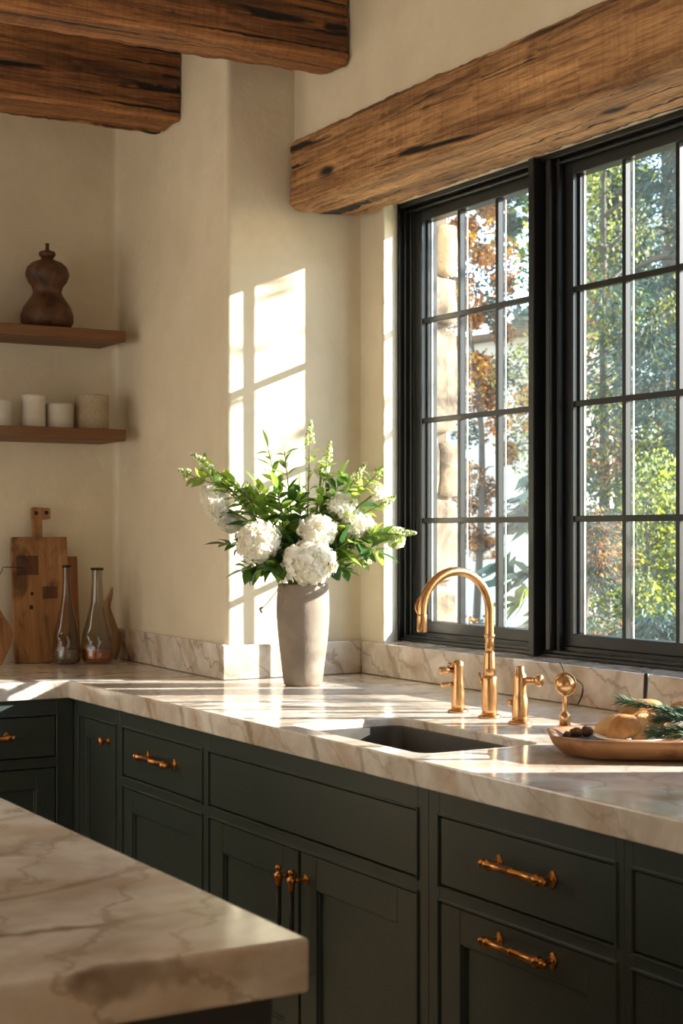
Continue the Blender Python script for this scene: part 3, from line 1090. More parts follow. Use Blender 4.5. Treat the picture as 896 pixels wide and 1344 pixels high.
def hydrangea(tip, rad, label, stretch=(1, 1, 1), n=150, green=False, rot=0.0):
    t = empty('hydrangea', MOUTH, 0, label, 'flower', 'white hydrangea stems in the vase')
    P = stem_path(tip)
    bm = NB()
    m = len(P)
    tube(bm, P, [.0036] * m, 8)
    obj('stem', bm, M['stem'], t, smooth=True)
    V, F, MI = [], [], []
    R3 = Matrix.Rotation(rot, 3, FW)
    def ell(d):
        q = RT * d.x * stretch[0] + FW * d.y * stretch[1] + UP * d.z * stretch[2]
        return R3 @ q * rad
    n = int(n * 1.7)
    for k in range(n):
        z = 1 - 2 * (k + .5) / n
        a = k * 2.39996
        d = Vector((math.sqrt(1 - z * z) * cos(a), math.sqrt(1 - z * z) * sin(a), z))
        q = ell(d)
        c = tip + q * rnd(.80, 1.10)
        nr = (q.normalized() + rvec() * .55).normalized()
        o1 = nr.orthogonal().normalized(); o2 = nr.cross(o1)
        ph = rnd(0, pi)
        s = rnd(.0085, .0145) * (rad / .055) ** .35
        mi = 0 if random.random() < .75 else 1
        if green and random.random() < .35: mi = 2
        for j in range(4):
            b = ph + j * pi / 2
            e = o1 * cos(b) + o2 * sin(b); g = nr.cross(e)
            i0 = len(V)
            V += [tuple(c), tuple(c + e * s * .6 + g * s * .52 + nr * s * .15), tuple(c + e * s * 1.08 + nr * s * .02), tuple(c + e * s * .6 - g * s * .52 + nr * s * .15)]
            F.append((i0, i0 + 3, i0 + 2, i0 + 1)); MI.append(mi)
    # inner body of the head so that it is not hollow
    bm = NB()
    bmesh.ops.create_icosphere(bm, subdivisions=2, radius=1)
    i0 = len(V)
    for vv in bm.verts: V.append(tuple(tip + ell(vv.co) * .74))
    for f in bm.faces: F.append(tuple(i0 + v_.index for v_ in f.verts)); MI.append(1)
    bm.free()
    obj('flower_head', (V, F, MI), [M['petal'], M['petal2'], M['leafC']], t)
    # a pair of broad leaves under the head
    V, F, MI = [], [], []
    for s in (-1, 1):
        p = P[-5]
        leaf_geo(V, F, MI, p, (RT * s * rnd(.6, 1) + UP * rnd(-.4, .4) + FW * rnd(-.6, .4)), UP + rvec() * .4, .085, .05, 0, .25)
    obj('leaf_pair', (V, F, MI), [M['leafB']], t, smooth=True)
    return t

hydrangea(BQ(283, 658, .0), .050, 'elongated white hydrangea leaning out furthest over the shaded pier', (.62, .7, 1.2), 220, rot=-.45)
hydrangea(BQ(303, 683, .03), .036, 'small white hydrangea tucked under the elongated outer bloom', (1, .9, .8), 110)
hydrangea(BQ(342, 708, -.06), .061, 'round white hydrangea low on the shaded side of the bouquet', (1, .9, .95), 210)
hydrangea(BQ(418, 694, -.045), .054, 'round white hydrangea in the bouquet middle, above the largest bloom', (1, .9, .85), 180)
hydrangea(BQ(408, 736, -.085), .072, 'largest cream hydrangea drooping over the vase rim', (1.05, .8, .80), 260)
hydrangea(BQ(452, 662, .0), .042, 'white hydrangea high in the bouquet on the window side', (1, 1, .9), 130)
hydrangea(BQ(470, 690, .02), .052, 'loose bright white hydrangea on the window side of the centre bloom', (1, 1, .85), 170)
hydrangea(BQ(438, 715, .04), .045, 'half hidden white hydrangea behind the largest bloom', (1, 1, .9), 120)
hydrangea(BQ(497, 642, -.02), .020, 'tiny white bloom near the window jamb, upper side of the bouquet', (1, .8, 1.2), 50)
hydrangea(BQ(521, 703, .02), .030, 'greenish white flower cluster reaching furthest towards the window', (1, .9, 1), 90, green=True)
hydrangea(BQ(270, 612, .03), .020, 'small pink white floret cluster at the topmost outer end over the shaded pier', (1, 1, 1), 50, green=True)
hydrangea(BQ(424, 612, .02), .022, 'small pinkish floret cluster high on the tall central spray', (1, 1, 1.1), 54, green=True)

A_ = [M['leafA'], M['leafB'], M['leafC']]
br = [  # px, py, depth, leaf pairs, length, width, mat choices, spike, twig, sag, label
    (375, 590, -.02, 7, .085, .026, [0, 0, 1], 0, True, 0, 'tall upright branch with long narrow leaves beside the bright wall patch'),
    (352, 585, .04, 6, .080, .024, [0, 2], 0, False, 0, 'upright narrow leaved branch just behind the tall one'),
    (408, 572, .02, 6, .060, .018, [0, 2], .075, True, 0, 'tallest branch tipped with a pale flower spike'),
    (432, 595, .0, 6, .055, .022, [0, 2], .06, False, 0, 'spike tipped branch second tallest in the middle'),
    (470, 622, .02, 7, .055, .024, [0, 2], .07, False, 0, 'spike tipped branch on the window side, above the white blooms'),
    (497, 618, -.02, 6, .060, .026, [0, 2], .04, False, 0, 'bright green branch reaching up beside the window jamb'),
    (510, 655, .03, 6, .050, .022, [2, 0], .04, False, 0, 'pale green sprig with buds halfway up near the window'),
    (528, 698, -.03, 7, .060, .030, [0, 2], .06, False, 0, 'yellow green branch stretching level to the window'),
    (498, 722, -.06, 5, .085, .040, [1, 1, 0], 0, False, .02, 'dark leaved branch drooping on the window side of the vase'),
    (245, 618, .0, 6, .065, .030, [0, 2], .035, False, .03, 'leafy tip hanging furthest out over the shaded pier'),
    (262, 600, .03, 5, .050, .020, [2, 0], .05, False, .02, 'spike tipped outer branch over the elongated bloom'),
    (285, 622, .05, 7, .060, .026, [0, 2], .04, False, .02, 'soft green branch behind the elongated bloom'),
    (315, 640, .0, 8, .060, .026, [0, 2, 0], 0, True, .01, 'bushy green branch between the outer and middle blooms'),
    (335, 632, .06, 7, .065, .028, [0, 2], 0, False, 0, 'upright bushy branch behind the low round bloom'),
    (365, 640, -.04, 8, .070, .030, [0, 1], 0, False, 0, 'dense green branch in the bouquet middle'),
    (395, 640, -.02, 8, .070, .032, [0, 1], 0, False, 0, 'dense dark branch just above the middle bloom'),
    (430, 640, .05, 7, .070, .030, [0, 1], 0, False, 0, 'broad leaved branch behind the middle bloom'),
    (448, 625, .06, 6, .080, .036, [0, 1], 0, False, 0, 'broad leaved branch rising behind the window side spikes'),
    (300, 712, .0, 5, .085, .040, [1], 0, False, -.01, 'dark broad leaved branch hanging below the elongated bloom'),
    (325, 745, -.03, 6, .080, .038, [1, 1, 0], 0, False, -.02, 'dark branch low under the round bloom beside the vase'),
    (355, 742, -.09, 5, .070, .036, [1, 0], 0, False, -.02, 'dark leaves spilling over the rim on the shaded front'),
    (455, 745, -.06, 6, .060, .034, [1, 0], 0, False, -.02, 'leaves spilling over the rim on the sunny side'),
    (480, 735, .02, 6, .055, .028, [0, 2], .03, False, -.02, 'small budded sprig low on the sunny side'),
    (385, 715, -.05, 7, .060, .032, [1, 1, 0], 0, False, 0, 'dark filler branch between the two lowest blooms'),
    (370, 700, .07, 7, .070, .034, [1, 0], 0, False, 0, 'dark filler branch at the back of the bouquet'),
]
for (px, py, dp, nl, L_, W_, mi, spk, tw, sg, lab) in br:
    branch(BQ(px, py, dp), lab, int(nl * 2.0), L_ * .95, W_ * 1.1, A_, mi, start=.42, twig=tw, spike=spk, sag=sg, droop=.2)
# thin twig hanging beside the vase
t = empty('dry_twig', MOUTH, 0, 'thin brown twig with withered bits hanging beside the vase', 'twig')
bm = NB()
P = spline([(-.01, 0, -.2), BQ(372, 760, -.06), BQ(366, 772, -.08), BQ(352, 790, -.08), BQ(345, 796, -.08)], 20)
tube(bm, P, .0014, 6)
P2 = spline([P[10], BQ(372, 775, -.08), BQ(374, 786, -.08)], 8); tube(bm, P2, .001, 6)
obj('stem', bm, M['twig'], t, smooth=True)
V, F, MI = [], [], []
for p in (P[-1], P[-4], P2[-1], P[-2]):
    leaf_geo(V, F, MI, Vector(p), rvec(), rvec(), .018, .008, 0, .3)
obj('dry_leaves', (V, F, MI), [M['twig']], t)['kind'] = 'stuff'

# ------------------------------------------------------------------ shelves and what stands on them
def shelf(z0, z1, label):
    bm = NB(); box(bm, 0.9, 2.153, 5.20, 5.449, z0, z1)
    return tag(obj('floating_shelf', bm, M['shelf'], bevel=0.003), label, 'shelf', None)
shelf(2.044, 2.082, 'upper floating wooden shelf holding the brown pot')
shelf(1.693, 1.734, 'lower floating wooden shelf holding the white cups')
SZ2, SZ1 = 2.0823, 1.7343
def ray_xy(px, y):
    d = (px - 448) / 2071
    return y * (.5038 + .8638 * d) / (.8638 - .5038 * d)
pot = empty('lidded_pot', (ray_xy(62, 5.325), 5.325, SZ2), 0, 'dark brown mottled gourd shaped pot on the upper shelf', 'pot')
bm = NB()
lathe(bm, [(.0001, 0), (.060, 0), (.080, .006), (.092, .028), (.093, .050), (.084, .080), (.066, .105), (.054, .122), (.050, .135), (.054, .152), (.068, .170), (.0765, .190), (.077, .202), (.070, .222), (.052, .238), (.030, .246), (.022, .250), (.022, .256)], 40,
      wob=lambda t, z: .02 * noise.noise(Vector((cos(t), sin(t), z * 9))))
obj('body', bm, M['pot'], pot, smooth=True)
bm = NB()
lathe(bm, [(.022, .2562), (.028, .262), (.030, .270), (.026, .277), (.012, .281), (.007, .284), (.0065, .300), (.0075, .306), (.0001, .307)], 28)
obj('stopper', bm, M['pot'], pot, smooth=True)

def cup(px, w_px, h, label, kind=0):
    y = 5.30
    x = ray_xy(px, y)
    r = w_px * 5.62 / 2071 / 2
    t = empty('stoneware_cup', (x, y, SZ1), 0, label, 'cup', 'cups on the lower shelf')
    bm = NB()
    prof = [(.0001, 0), (r * .93, 0), (r * .98, .004)]
    n = 46 if kind < 2 else 26
    rg = .0013 if kind == 1 else .0006
    for k in range(n + 1):
        z = .006 + (h - .010) * k / n
        prof.append((r * (1.0 if kind else .99 + .02 * cos(5 * z / h)) + (rg if k % 2 else -rg), z))
    prof += [(r - .001, h), (r - .004, h - .001), (r - .005, .012), (.0001, .010)]
    seg = 72
    if kind == 2:
        w = lambda t_, z: .085 * noise.noise(Vector((cos(t_) * 14, sin(t_) * 14, z * 260))) + .02 * noise.noise(Vector((cos(t_), sin(t_), z * 10)))
    else:
        w = lambda t_, z: (.034 if kind == 0 else .018) * noise.noise(Vector((cos(t_) * 11, sin(t_) * 11, z * 230)))
    lathe(bm, prof, seg, wob=w)
    obj('body', bm, M['cup'] if kind < 2 else M['rough_cup'], t, smooth=True)
    return t
M['rough_cup'] = m_plain('rough_stone', srgb(190, 172, 142), 0.9, var=0.3, vscale=150, bump=.8, bscale=170)
cup(-1, 32, .094, 'white ribbed cup cut by the picture edge on the lower shelf', 1)
cup(44, 31, .115, 'tallest white textured cup on the lower shelf', 0)
cup(78, 35, .088, 'short wide white ribbed cup beside the rough one', 1)
cup(120.5, 44, .124, 'rough speckled stone cup nearest the shelf end', 2)

# ------------------------------------------------------------------ boards, bottles on the short leg
M['board1'] = m_wood('board_wood', 2, srgb(136, 92, 52), srgb(182, 134, 86), 0.7, 1.0, srgb(66, 38, 18))
M['board2'] = m_wood('board_wood_dark', 2, srgb(112, 66, 32), srgb(160, 104, 58), 0.6, 1.0, srgb(58, 30, 14))
def board(name, x, y, z, tilt, draw, mat, label, cat):
    t = empty(name, (x, y, z), 0, label, cat)
    t.rotation_euler = (tilt, 0, 0)
    return t
# front board with a hammer shaped handle; leans back against the wall
W1 = .205
xc = ray_xy(58, 5.34)
def plate(bm, x0, x1, z0, z1, th, y=0):
    box(bm, x0, x1, y, y + th, z0, z1)
cb = empty('cutting_board', (xc, 5.345, CT + .0015), 0, 'tall worn cutting board with square headed handle leaning on the wall', 'cutting board')
cb.rotation_euler = (radians(-5.5), 0, 0)
def outline_board(pts, th):
    bm = NB()
    a = [bm.verts.new((x, 0, z)) for x, z in pts]
    b = [bm.verts.new((x, th, z)) for x, z in pts]
    bm.faces.new(a); bm.faces.new(b[::-1])
    for i in range(len(pts)):
        j = (i + 1) % len(pts)
        bm.faces.new((a[j], a[i], b[i], b[j]))
    return bm
bm = outline_board([(-.104, 0), (.102, 0), (.102, .445), (.012, .445), (.012, .508), (.043, .510), (.045, .548), (-.020, .552), (-.024, .548), (-.026, .510), (-.022, .508), (-.022, .445), (-.100, .445), (-.103, .40)], .020)
obj('board', bm, M['board1'], cb, bevel=0.004)
M['patch'] = m_wood('burnt_patch_wood', 2, srgb(84, 46, 20), srgb(120, 72, 36), 0.65, 1.0, srgb(40, 20, 10))
for (x0, x1, z0, z1) in ((-.088, -.008, .31, .378), (.004, .060, .225, .268), (.042, .098, .348, .438)):
    bm = NB(); box(bm, x0, x1, -.0012, .004, z0, z1)
    obj('inlay', bm, M['patch'] if z1 < .4 else M['board1'], cb, bevel=0.0006, seg=1)['label'] = 'rectangular wood inlay set in the board'
for (x, z, q) in ((-.040, .190, .006), (-.036, .238, .0045)):
    bm = NB(); tube(bm, [(x, -.0012, z), (x + .001, -.0012, z + .011)], q, 10)
    obj('knot', bm, M['bronze'], cb, smooth=True)
for (x, z) in ((-.010, .530), (.028, .532)):
    bm = NB()
    Mx = Matrix.Translation((x, -.0008, z)) @ Matrix.Rotation(pi / 2, 4, 'X')
    lathe(bm, [(.007, -.002), (.007, .001), (.0001, .0012)], 14, M4=Mx)
    obj('rivet', bm, M['bronze'], cb, smooth=True)
xb = ray_xy(62, 5.375)
b2 = empty('cutting_board', (xb, 5.3705, CT + .0015), 0, 'broad darker cutting board standing behind the handled one', 'cutting board')
b2.rotation_euler = (radians(-5.5), 0, 0)
bm = outline_board([(-.118, 0), (.126, 0), (.126, .375), (-.118, .375)], .018)
obj('board', bm, M['board2'], b2, bevel=0.005)
# small pale board cut by the picture edge, wire loop at its neck
pb = empty('paddle_board', (ray_xy(-3, 5.285), 5.285, CT + .001), 0, 'rounded amber paddle board with wire hook at the picture edge', 'serving board')
pb.rotation_euler = (radians(-4), 0, 0)
pl = []
for k in range(0, 41):
    t_ = k / 40
    z = .30 * t_
    w = .062 * (sin(min(1, (t_ + .08) / .55) * pi * .5) if t_ < .47 else 1) * (1 if t_ < .3 else max(.09, .5 + .5 * cos(min(1, (t_ - .3) / .5) * pi)))
    pl.append((w, z))
bm = outline_board([(x, z) for x, z in pl] + [(-x, z) for x, z in pl[::-1]], .022)
obj('board', bm, M['board1'], pb, bevel=.003)
bm = NB(); tube(bm, [(.0, .01, .29), (.024, .008, .325), (.026, .0, .34), (.045, -.002, .34), (.10, -.004, .338)], .0016, 6)
obj('wire_hook', bm, M['bronze'], pb)

def bottle(px, y, h, rmax, neck, label, amber, tiltn=0):
    t = empty('glass_bottle', (ray_xy(px, y), y, CT + .0005), 0, label, 'bottle', 'smoky glass bottles in front of the boards')
    prof = [(.0001, .004), (rmax * .80, .002), (rmax * .93, .006), (rmax, .022), (rmax * 1.0, .05), (rmax * .96, .085), (rmax * .84, .12), (rmax * .62, .165), (rmax * .42, .21), (neck * 1.15, .25), (neck, .29), (neck, h - .004)]
    bm = NB()
    def w(t_, z):
        if z > .12: return 0
        return .050 * (abs(sin(t_ * 4 + z * 60)) * abs(sin(t_ * 4 - z * 60)))
    # densify
    dp = []
    for (a, b) in zip(prof, prof[1:]):
        for k in range(4):
            dp.append((a[0] + (b[0] - a[0]) * k / 4, a[1] + (b[1] - a[1]) * k / 4))
    dp.append(prof[-1])
    lathe(bm, dp, 48, close=False, wob=w)
    obj('glass_body', bm, M['bottle'], t, smooth=True)
    bm = NB()
    lathe(bm, [(neck * .85, h - .008), (neck * 1.2, h - .008), (neck * 1.25, h - .001), (neck * 1.15, h + .001), (neck * .85, h)], 24)
    obj('rim', bm, M['bronze'], t, smooth=True)
    bm = NB()
    rl = rmax * .93
    lv = .052
    lathe(bm, [(.0001, .007), (rmax * .80, .007), (rl, .02), (rl, lv), (.0001, lv)], 32)
    obj('contents', bm, amber, t, smooth=False)
    return t
M['amber'] = m_plain('amber_oil', srgb(170, 96, 36), 0.15, 0.0, Coat_Weight=0.5)
M['smoke'] = m_plain('smoky_fill', srgb(104, 92, 76), 0.2, 0.0, Coat_Weight=0.5)
bottle(87.5, 5.245, .345, .048, .0135, 'smoky glass bottle with grey base in front of the boards', M['smoke'])
bottle(127.5, 5.225, .335, .055, .0185, 'wider glass bottle with amber base beside the marble upstand', M['amber'])
M['horn'] = m_wood('horn_wood', 2, srgb(126, 92, 54), srgb(168, 130, 84), 0.6)
hn = empty('wooden_horn', (ray_xy(143, 5.33), 5.33, CT + .0005), 0, 'slim curved wooden horn ornament peeking out behind the amber bottle', 'ornament')
bm = NB()
cp = spline([(.012, 0, .004), (.022, 0, .06), (.006, 0, .13), (-.008, 0, .19), (.006, 0, .235), (.012, 0, .262)], 26)
n = len(cp)
tube(bm, cp, [max(.0015, .024 - .022 * abs(i / (n - 1) - .25) ** 1.0 * 1.28) for i in range(n)], 14)
obj('body', bm, M['horn'], hn, smooth=True)
bm = NB(); tube(bm, spline([(-.008, 0, .185), (-.018, 0, .200), (-.022, 0, .222)], 8), [.006, .005, .005, .004, .003, .002, .002, .0015, .001][:len(spline([(-.008, 0, .185), (-.018, 0, .200), (-.022, 0, .222)], 8))], 8)
obj('barb', bm, M['horn'], hn, smooth=True)

# ------------------------------------------------------------------ bread tray
TA = radians(-36)
c_, s_ = cos(TA), sin(TA)
tl = Vector((1.995, 2.56, CT + .0005))       # the corner at the picture side
ctr = tl + Vector((c_, s_, 0)) * 0.245 + Vector((-s_, c_, 0)) * 0.065
tray = empty('wooden_tray', (ctr.x, ctr.y, CT + .0005), TA, 'shallow carved wooden tray with clipped corners beside the taps', 'tray')
M['tray'] = m_wood('tray_wood', 0, srgb(128, 86, 50), srgb(172, 124, 78), 0.6, 1.0, srgb(92, 56, 30))
def octo(bm, hx, hy, c, z, wv=0.0):
    pts = []
    K8 = [(hx, -hy + c), (hx, hy - c), (hx - c, hy), (-hx + c, hy), (-hx, hy - c), (-hx, -hy + c), (-hx + c, -hy), (hx - c, -hy)]
    out = []
    for i in range(8):
        p, q = Vector(K8[i]), Vector(K8[(i + 1) % 8])
        for k in range(5):
            r = p.lerp(q, k / 5)
            n = noise.noise(Vector((r.x * 9, r.y * 9, z * 8))) * wv
            out.append(bm.verts.new((r.x * (1 + n), r.y * (1 + n), z + n * .05)))
    return out
bm = NB()
LL = [octo(bm, .195, .085, .05, 0), octo(bm, .225, .112, .06, .006, .02), octo(bm, .250, .135, .07, .030, .02), octo(bm, .255, .140, .07, .043, .02), octo(bm, .250, .135, .07, .046, .02),
      octo(bm, .238, .124, .065, .043, .02), octo(bm, .215, .104, .06, .014, .01), octo(bm, .18, .075, .05, .012)]
for a, b in zip(LL, LL[1:]):
    for i in range(40):
        j = (i + 1) % 40
        bm.faces.new((a[i], a[j], b[j], b[i]))
bm.faces.new(LL[0][::-1]); bm.faces.new(LL[-1])
obj('body', bm, M['tray'], tray, smooth=True)
def TP(x, y, z):
    """point on the tray, metres along and across it"""
    return Vector((ctr.x + c_ * x - s_ * y, ctr.y + s_ * x + c_ * y, CT + .0005 + z))
# dark slate liner and plates
t = empty('slate_plate', TP(-.13, .005, .0145), TA, 'dark flat plate lying in the end of the wooden tray', 'plate')
bm = NB()
box(bm, -.095, .085, -.065, .070, 0, .016)
obj('body', bm, M['dish'], t, bevel=.003)
t = empty('white_plate', TP(-.085, -.035, .0312), TA, 'small white plate under the sliced bread', 'plate')
bm = NB(); lathe(bm, [(.0001, .001), (.045, .001), (.075, .010), (.079, .013), (.076, .0135), (.045, .005), (.0001, .004)], 40)
obj('body', bm, M['porcelain'], t, smooth=True)
t = empty('white_bowl', TP(-.010, .060, .0135), TA, 'white bowl holding bread at the tray back', 'bowl')
bm = NB(); lathe(bm, [(.0001, .0), (.03, 0), (.05, .02), (.066, .048), (.068, .062), (.064, .062), (.06, .046), (.045, .022), (.0001, .008)], 40)
obj('body', bm, M['porcelain'], t, smooth=True)
M['crust'] = m_plain('bread_crust', srgb(206, 146, 84), 0.75, var=0.5, vscale=34, bump=.5, bscale=70)
M['crumb'] = m_plain('bread_crumb', srgb(222, 176, 122), 0.85, var=0.2, vscale=60, bump=.6, bscale=120)
def bread(x, y, z, L, W, H, rz, rx, ry, label, mat='crust', name='bread_slice'):
    bm = NB()
    bmesh.ops.create_icosphere(bm, subdivisions=4, radius=1)
    sd = rnd(0, 50)
    for v_ in bm.verts:
        p = v_.co
        k = 1 + .10 * noise.noise(p * 2 + Vector((sd, 0, 0))) + .04 * noise.noise(p * 7 + Vector((sd, 3, 0)))
        q = Vector((p.x, p.y, p.z)) * k
        if q.z > .25: q.z = .25 + (q.z - .25) * .45          # a cut face
        q.x *= 1 - .25 * q.y
        q += noise.noise_vector(p * 9 + Vector((sd, 1, 0))) * .035
        v_.co = Vector((q.x * L / 2.35, q.y * W / 2.3, q.z * H / 2.1))
        v_.co.z += .12 * H * cos(q.x * 2.5)
    o = obj(name, bm, M[mat], smooth=True)
    o.location = TP(x, y, z)
    o.rotation_euler = (rx, ry, TA + rz)
    return tag(o, label, 'bread', 'torn bread in the tray')
bread(-0.100, -.045, 0.062, .105, .062, .040, .35, .75, -.35, 'bread piece resting upright on the near rim of the small plate')
bread(-0.060, -.035, 0.064, .095, .060, .038, .65, .8, -.6, 'bread piece leaning behind the near upright one', 'crumb')
bread(-0.110, .015, 0.060, .130, .070, .045, .2, .3, -.2, 'long floury bread piece lying behind the small plate', 'crumb')
bread(-0.045, .035, 0.066, .11, .065, .05, .1, .2, .2, 'bread chunk in the middle of the pile')
bread(-0.070, .050, 0.086, .125, .060, .046, .25, .25, -.38, 'topmost bread piece balanced on the white bowl')
bread(0.045, .045, 0.090, .10, .07, .05, -.4, .3, .2, 'browned bread chunk inside the white bowl', 'crust')
bread(-0.035, -.01, 0.077, .07, .05, .03, 1.2, .5, .3, 'small torn bread crust beside the rosemary')
M['nut'] = m_plain('dried_brown', srgb(112, 74, 44), .6, var=.5, vscale=60, bump=.6, bscale=90)
for i, (x, y, z, r, lab) in enumerate(((-.195, .050, .046, .014, 'dark dried fig at the tray corner nearest the ball tap'), (-.172, .058, .048, .014, 'brown dried fig beside the corner one'), (-.214, .040, .042, .010, 'smallest dried fig next to the tray rim'))):
    bm = NB()
    bmesh.ops.create_icosphere(bm, subdivisions=3, radius=r)
    for v_ in bm.verts:
        v_.co *= 1 + .22 * noise.noise(v_.co * 110 + Vector((i * 9, 0, 0)))
        v_.co.z *= .8
    o = obj('dried_fig', bm, M['nut'], smooth=True, loc=TP(x, y, z - .008))
    tag(o, lab, 'dried fruit', 'dried figs in the tray')
# rosemary
M['rosemary'] = m_leaf('rosemary_needle', srgb(62, 92, 66), .15, .5)
M['rosemary2'] = m_leaf('rosemary_pale', srgb(112, 140, 108), .15, .5)
def rosemary(a, b, cmid, label):
    t = empty('rosemary_sprig', TP(*a), 0, label, 'herb', 'rosemary sprigs in the tray')
    o0 = TP(*a)
    P = spline([Vector((0, 0, 0)), TP(*cmid) - o0, TP(*b) - o0], 16)
    bm = NB(); tube(bm, P, [.0016] * len(P), 6)
    obj('stem', bm, M['twig'], t)
    V, F, MI = [], [], []
    for k in range(230):
        u = k / 230
        f = u * (len(P) - 1); i = min(len(P) - 2, int(f)); p = P[i].lerp(P[i + 1], f - i)
        ax = (P[i + 1] - P[i]).normalized()
        o1 = ax.orthogonal().normalized(); o2 = ax.cross(o1)
        an = k * 2.4
        sd = o1 * cos(an) + o2 * sin(an)
        d = (ax * .9 + sd * rnd(.5, .9)).normalized()
        leaf_geo(V, F, MI, p, d, sd, rnd(.020, .030), .0032, random.choice([0, 0, 1]), .1, seg=3)
    obj('needles', (V, F, MI), [M['rosemary'], M['rosemary2']], t)['kind'] = 'stuff'
for i, (a, b, cm, lab) in enumerate((
    ((.19, -.06, .050), (-.035, .030, .108), (.07, -.015, .090), 'rosemary sprig lying highest across the bread'),
    ((.21, -.05, .045), (.02, -.065, .058), (.11, -.07, .062), 'lowest rosemary sprig along the near tray rim'),
    ((.20, -.03, .060), (.03, -.04, .078), (.11, -.045, .082), 'rosemary sprig between the highest and lowest sprigs'),
    ((.21, .0, .070), (.05, -.015, .092), (.13, -.02, .094), 'thick rosemary sprig close under the topmost bread'),
    ((.22, -.07, .055), (.07, -.055, .085), (.15, -.07, .072), 'rosemary sprig curling up at the picture edge'),
    ((.16, -.08, .040), (.01, -.05, .050), (.09, -.085, .05), 'short rosemary sprig tucked against the small plate'))):
    rosemary(*[(q[0] - .068, q[1], q[2]) for q in (a, b, cm)], lab)
kn = empty('table_knife', TP(-.055, .088, .0020), 0, 'knife standing upright behind the bread', 'knife')
kn.rotation_euler = (radians(4), radians(3), TA)
bm = NB()
tube(bm, [(0, 0, .085), (0, 0, .09), (0, 0, .125), (0, 0, .150), (0, 0, .158), (0, 0, .161)], [.0035, .0042, .0050, .0056, .0052, .003], 12)
obj('handle', bm, M['bronze'], kn, smooth=True)
bm = NB(); box(bm, -.008, .008, -.0008, .0008, 0, .086)
obj('blade', bm, M['steel'], kn, bevel=.0005, seg=1)

# ================================================================== OUTSIDE
M['stone'] = None
a = NT('fieldstone')
vv = a.coord()
n1 = a.noise(vv, 5, 6, .65, .6)
n2 = a.noise(vv, 1.7, 3, .5)
cc = a.ramp(n2, [(.3, srgb(134, 108, 76)), (.5, srgb(152, 132, 104)), (.7, srgb(108, 96, 84))])
cc = a.mix(cc, a.ramp(n1, [(.36, srgb(96, 84, 70)), (.54, WHT)]), .9, 'MULTIPLY')
a.set(Base_Color=cc, Roughness=.9)
a.bump(n1, .8, .02)
M['stone'] = a.m
M['mortar'] = m_plain('pale_mortar', srgb(112, 98, 78), .95, var=.3, bump=.4)
M['ground'] = m_plain('meadow_ground', srgb(104, 106, 62), .95, var=.5, vscale=3, bump=.6, bscale=12)
M['bark'] = m_plain('grey_bark', srgb(92, 84, 74), .9, var=.5, vscale=10, bump=.8, bscale=18)
M['bounce_gravel'] = m_plain('pale_bounce_gravel', srgb(206, 198, 180), .95, var=.25, vscale=40, bump=.5, bscale=60)  # kept pale to throw light back into the room

# ground outside: gentle bank rising away from the house
bm = NB()
nx, ny = 60, 60
grid = []
for i in range(nx + 1):
    row = []
    for j in range(ny + 1):
        x = 2.93 + 70 * (i / nx) ** 1.6
        y = -30 + 110 * (j / ny)
        d = max(0, math.hypot(x - 3, max(0, y - 2)) - 4)
        z = -.25 + min(4.5, .075 * d) + .35 * noise.noise(Vector((x * .18, y * .18, 0))) * min(1, d / 5)
        if y < 2: z = min(z, -.1)
        row.append(bm.verts.new((x, y, z)))
    grid.append(row)
for i in range(nx):
    for j in range(ny):
        bm.faces.new((grid[i][j], grid[i + 1][j], grid[i + 1][j + 1], grid[i][j + 1]))
struct('ground', bm, M['ground'], smooth=True)

bm = NB(); box(bm, 2.932, 6.4, -5, 4.4, -.14, -.02); box(bm, 3.3, 6.4, 4.4, 7.5, -.14, -.02)  # unseen paving added to bounce light up to the lintel underside
struct('added_bounce_floor', bm, M['bounce_gravel'], bevel=.01)
# stone pier beside the window
sp = empty('stone_pier', (3.09, 4.765, -.1), 0, 'sunlit rough fieldstone pier just outside the window', 'pier')
random.seed(21)
bm = NB(); box(bm, -.160, .060, -.105, .50, 0, 3.15)
obj('mortar', bm, M['mortar'], sp)
bm = NB()
def rock(bm, x0, x1, y0, y1, z0, z1):
    c = Vector(((x0 + x1) / 2, (y0 + y1) / 2, (z0 + z1) / 2))
    h = Vector(((x1 - x0) / 2, (y1 - y0) / 2, (z1 - z0) / 2))
    tb = NB()
    bmesh.ops.create_cube(tb, size=2)
    bmesh.ops.subdivide_edges(tb, edges=tb.edges[:], cuts=7, use_grid_fill=True)
    sd = Vector((rnd(0, 99), rnd(0, 99), 0))
    mp = {}
    for v in tb.verts:
        p = v.co.copy()
        m = max(abs(p.x), abs(p.y), abs(p.z))
        p = p.lerp(p.normalized() * m * 1.25, .28)
        k = 1 + .06 * noise.noise(p * 1.3 + sd)
        q = Vector((p.x * h.x, p.y * h.y, p.z * h.z)) * k
        mp[v.index] = bm.verts.new(c + q + noise.noise_vector((c + q) * 22 + sd) * .007)
    for f in tb.faces:
        bm.faces.new([mp[v.index] for v in f.verts])
    tb.free()
z = 0.02
while z < 2.9:
    h = rnd(.16, .40)
    if h > .3 or random.random() < .5:
        rock(bm, -.160, .090, -.14, .05, z, z + h)
    else:
        m = rnd(-.03, .02)
        rock(bm, -.160, m, -.135, .05, z, z + h)
        rock(bm, m + .01, .090, -.14, .05, z, z + h * rnd(.8, 1))
    # the outer face
    rock(bm, .02, .095, .06, .28, z, z + h); rock(bm, .02, .09, .29, .49, z, z + h * .95)
    z += h + .012
obj('stones', bm, M['stone'], sp, smooth=True)

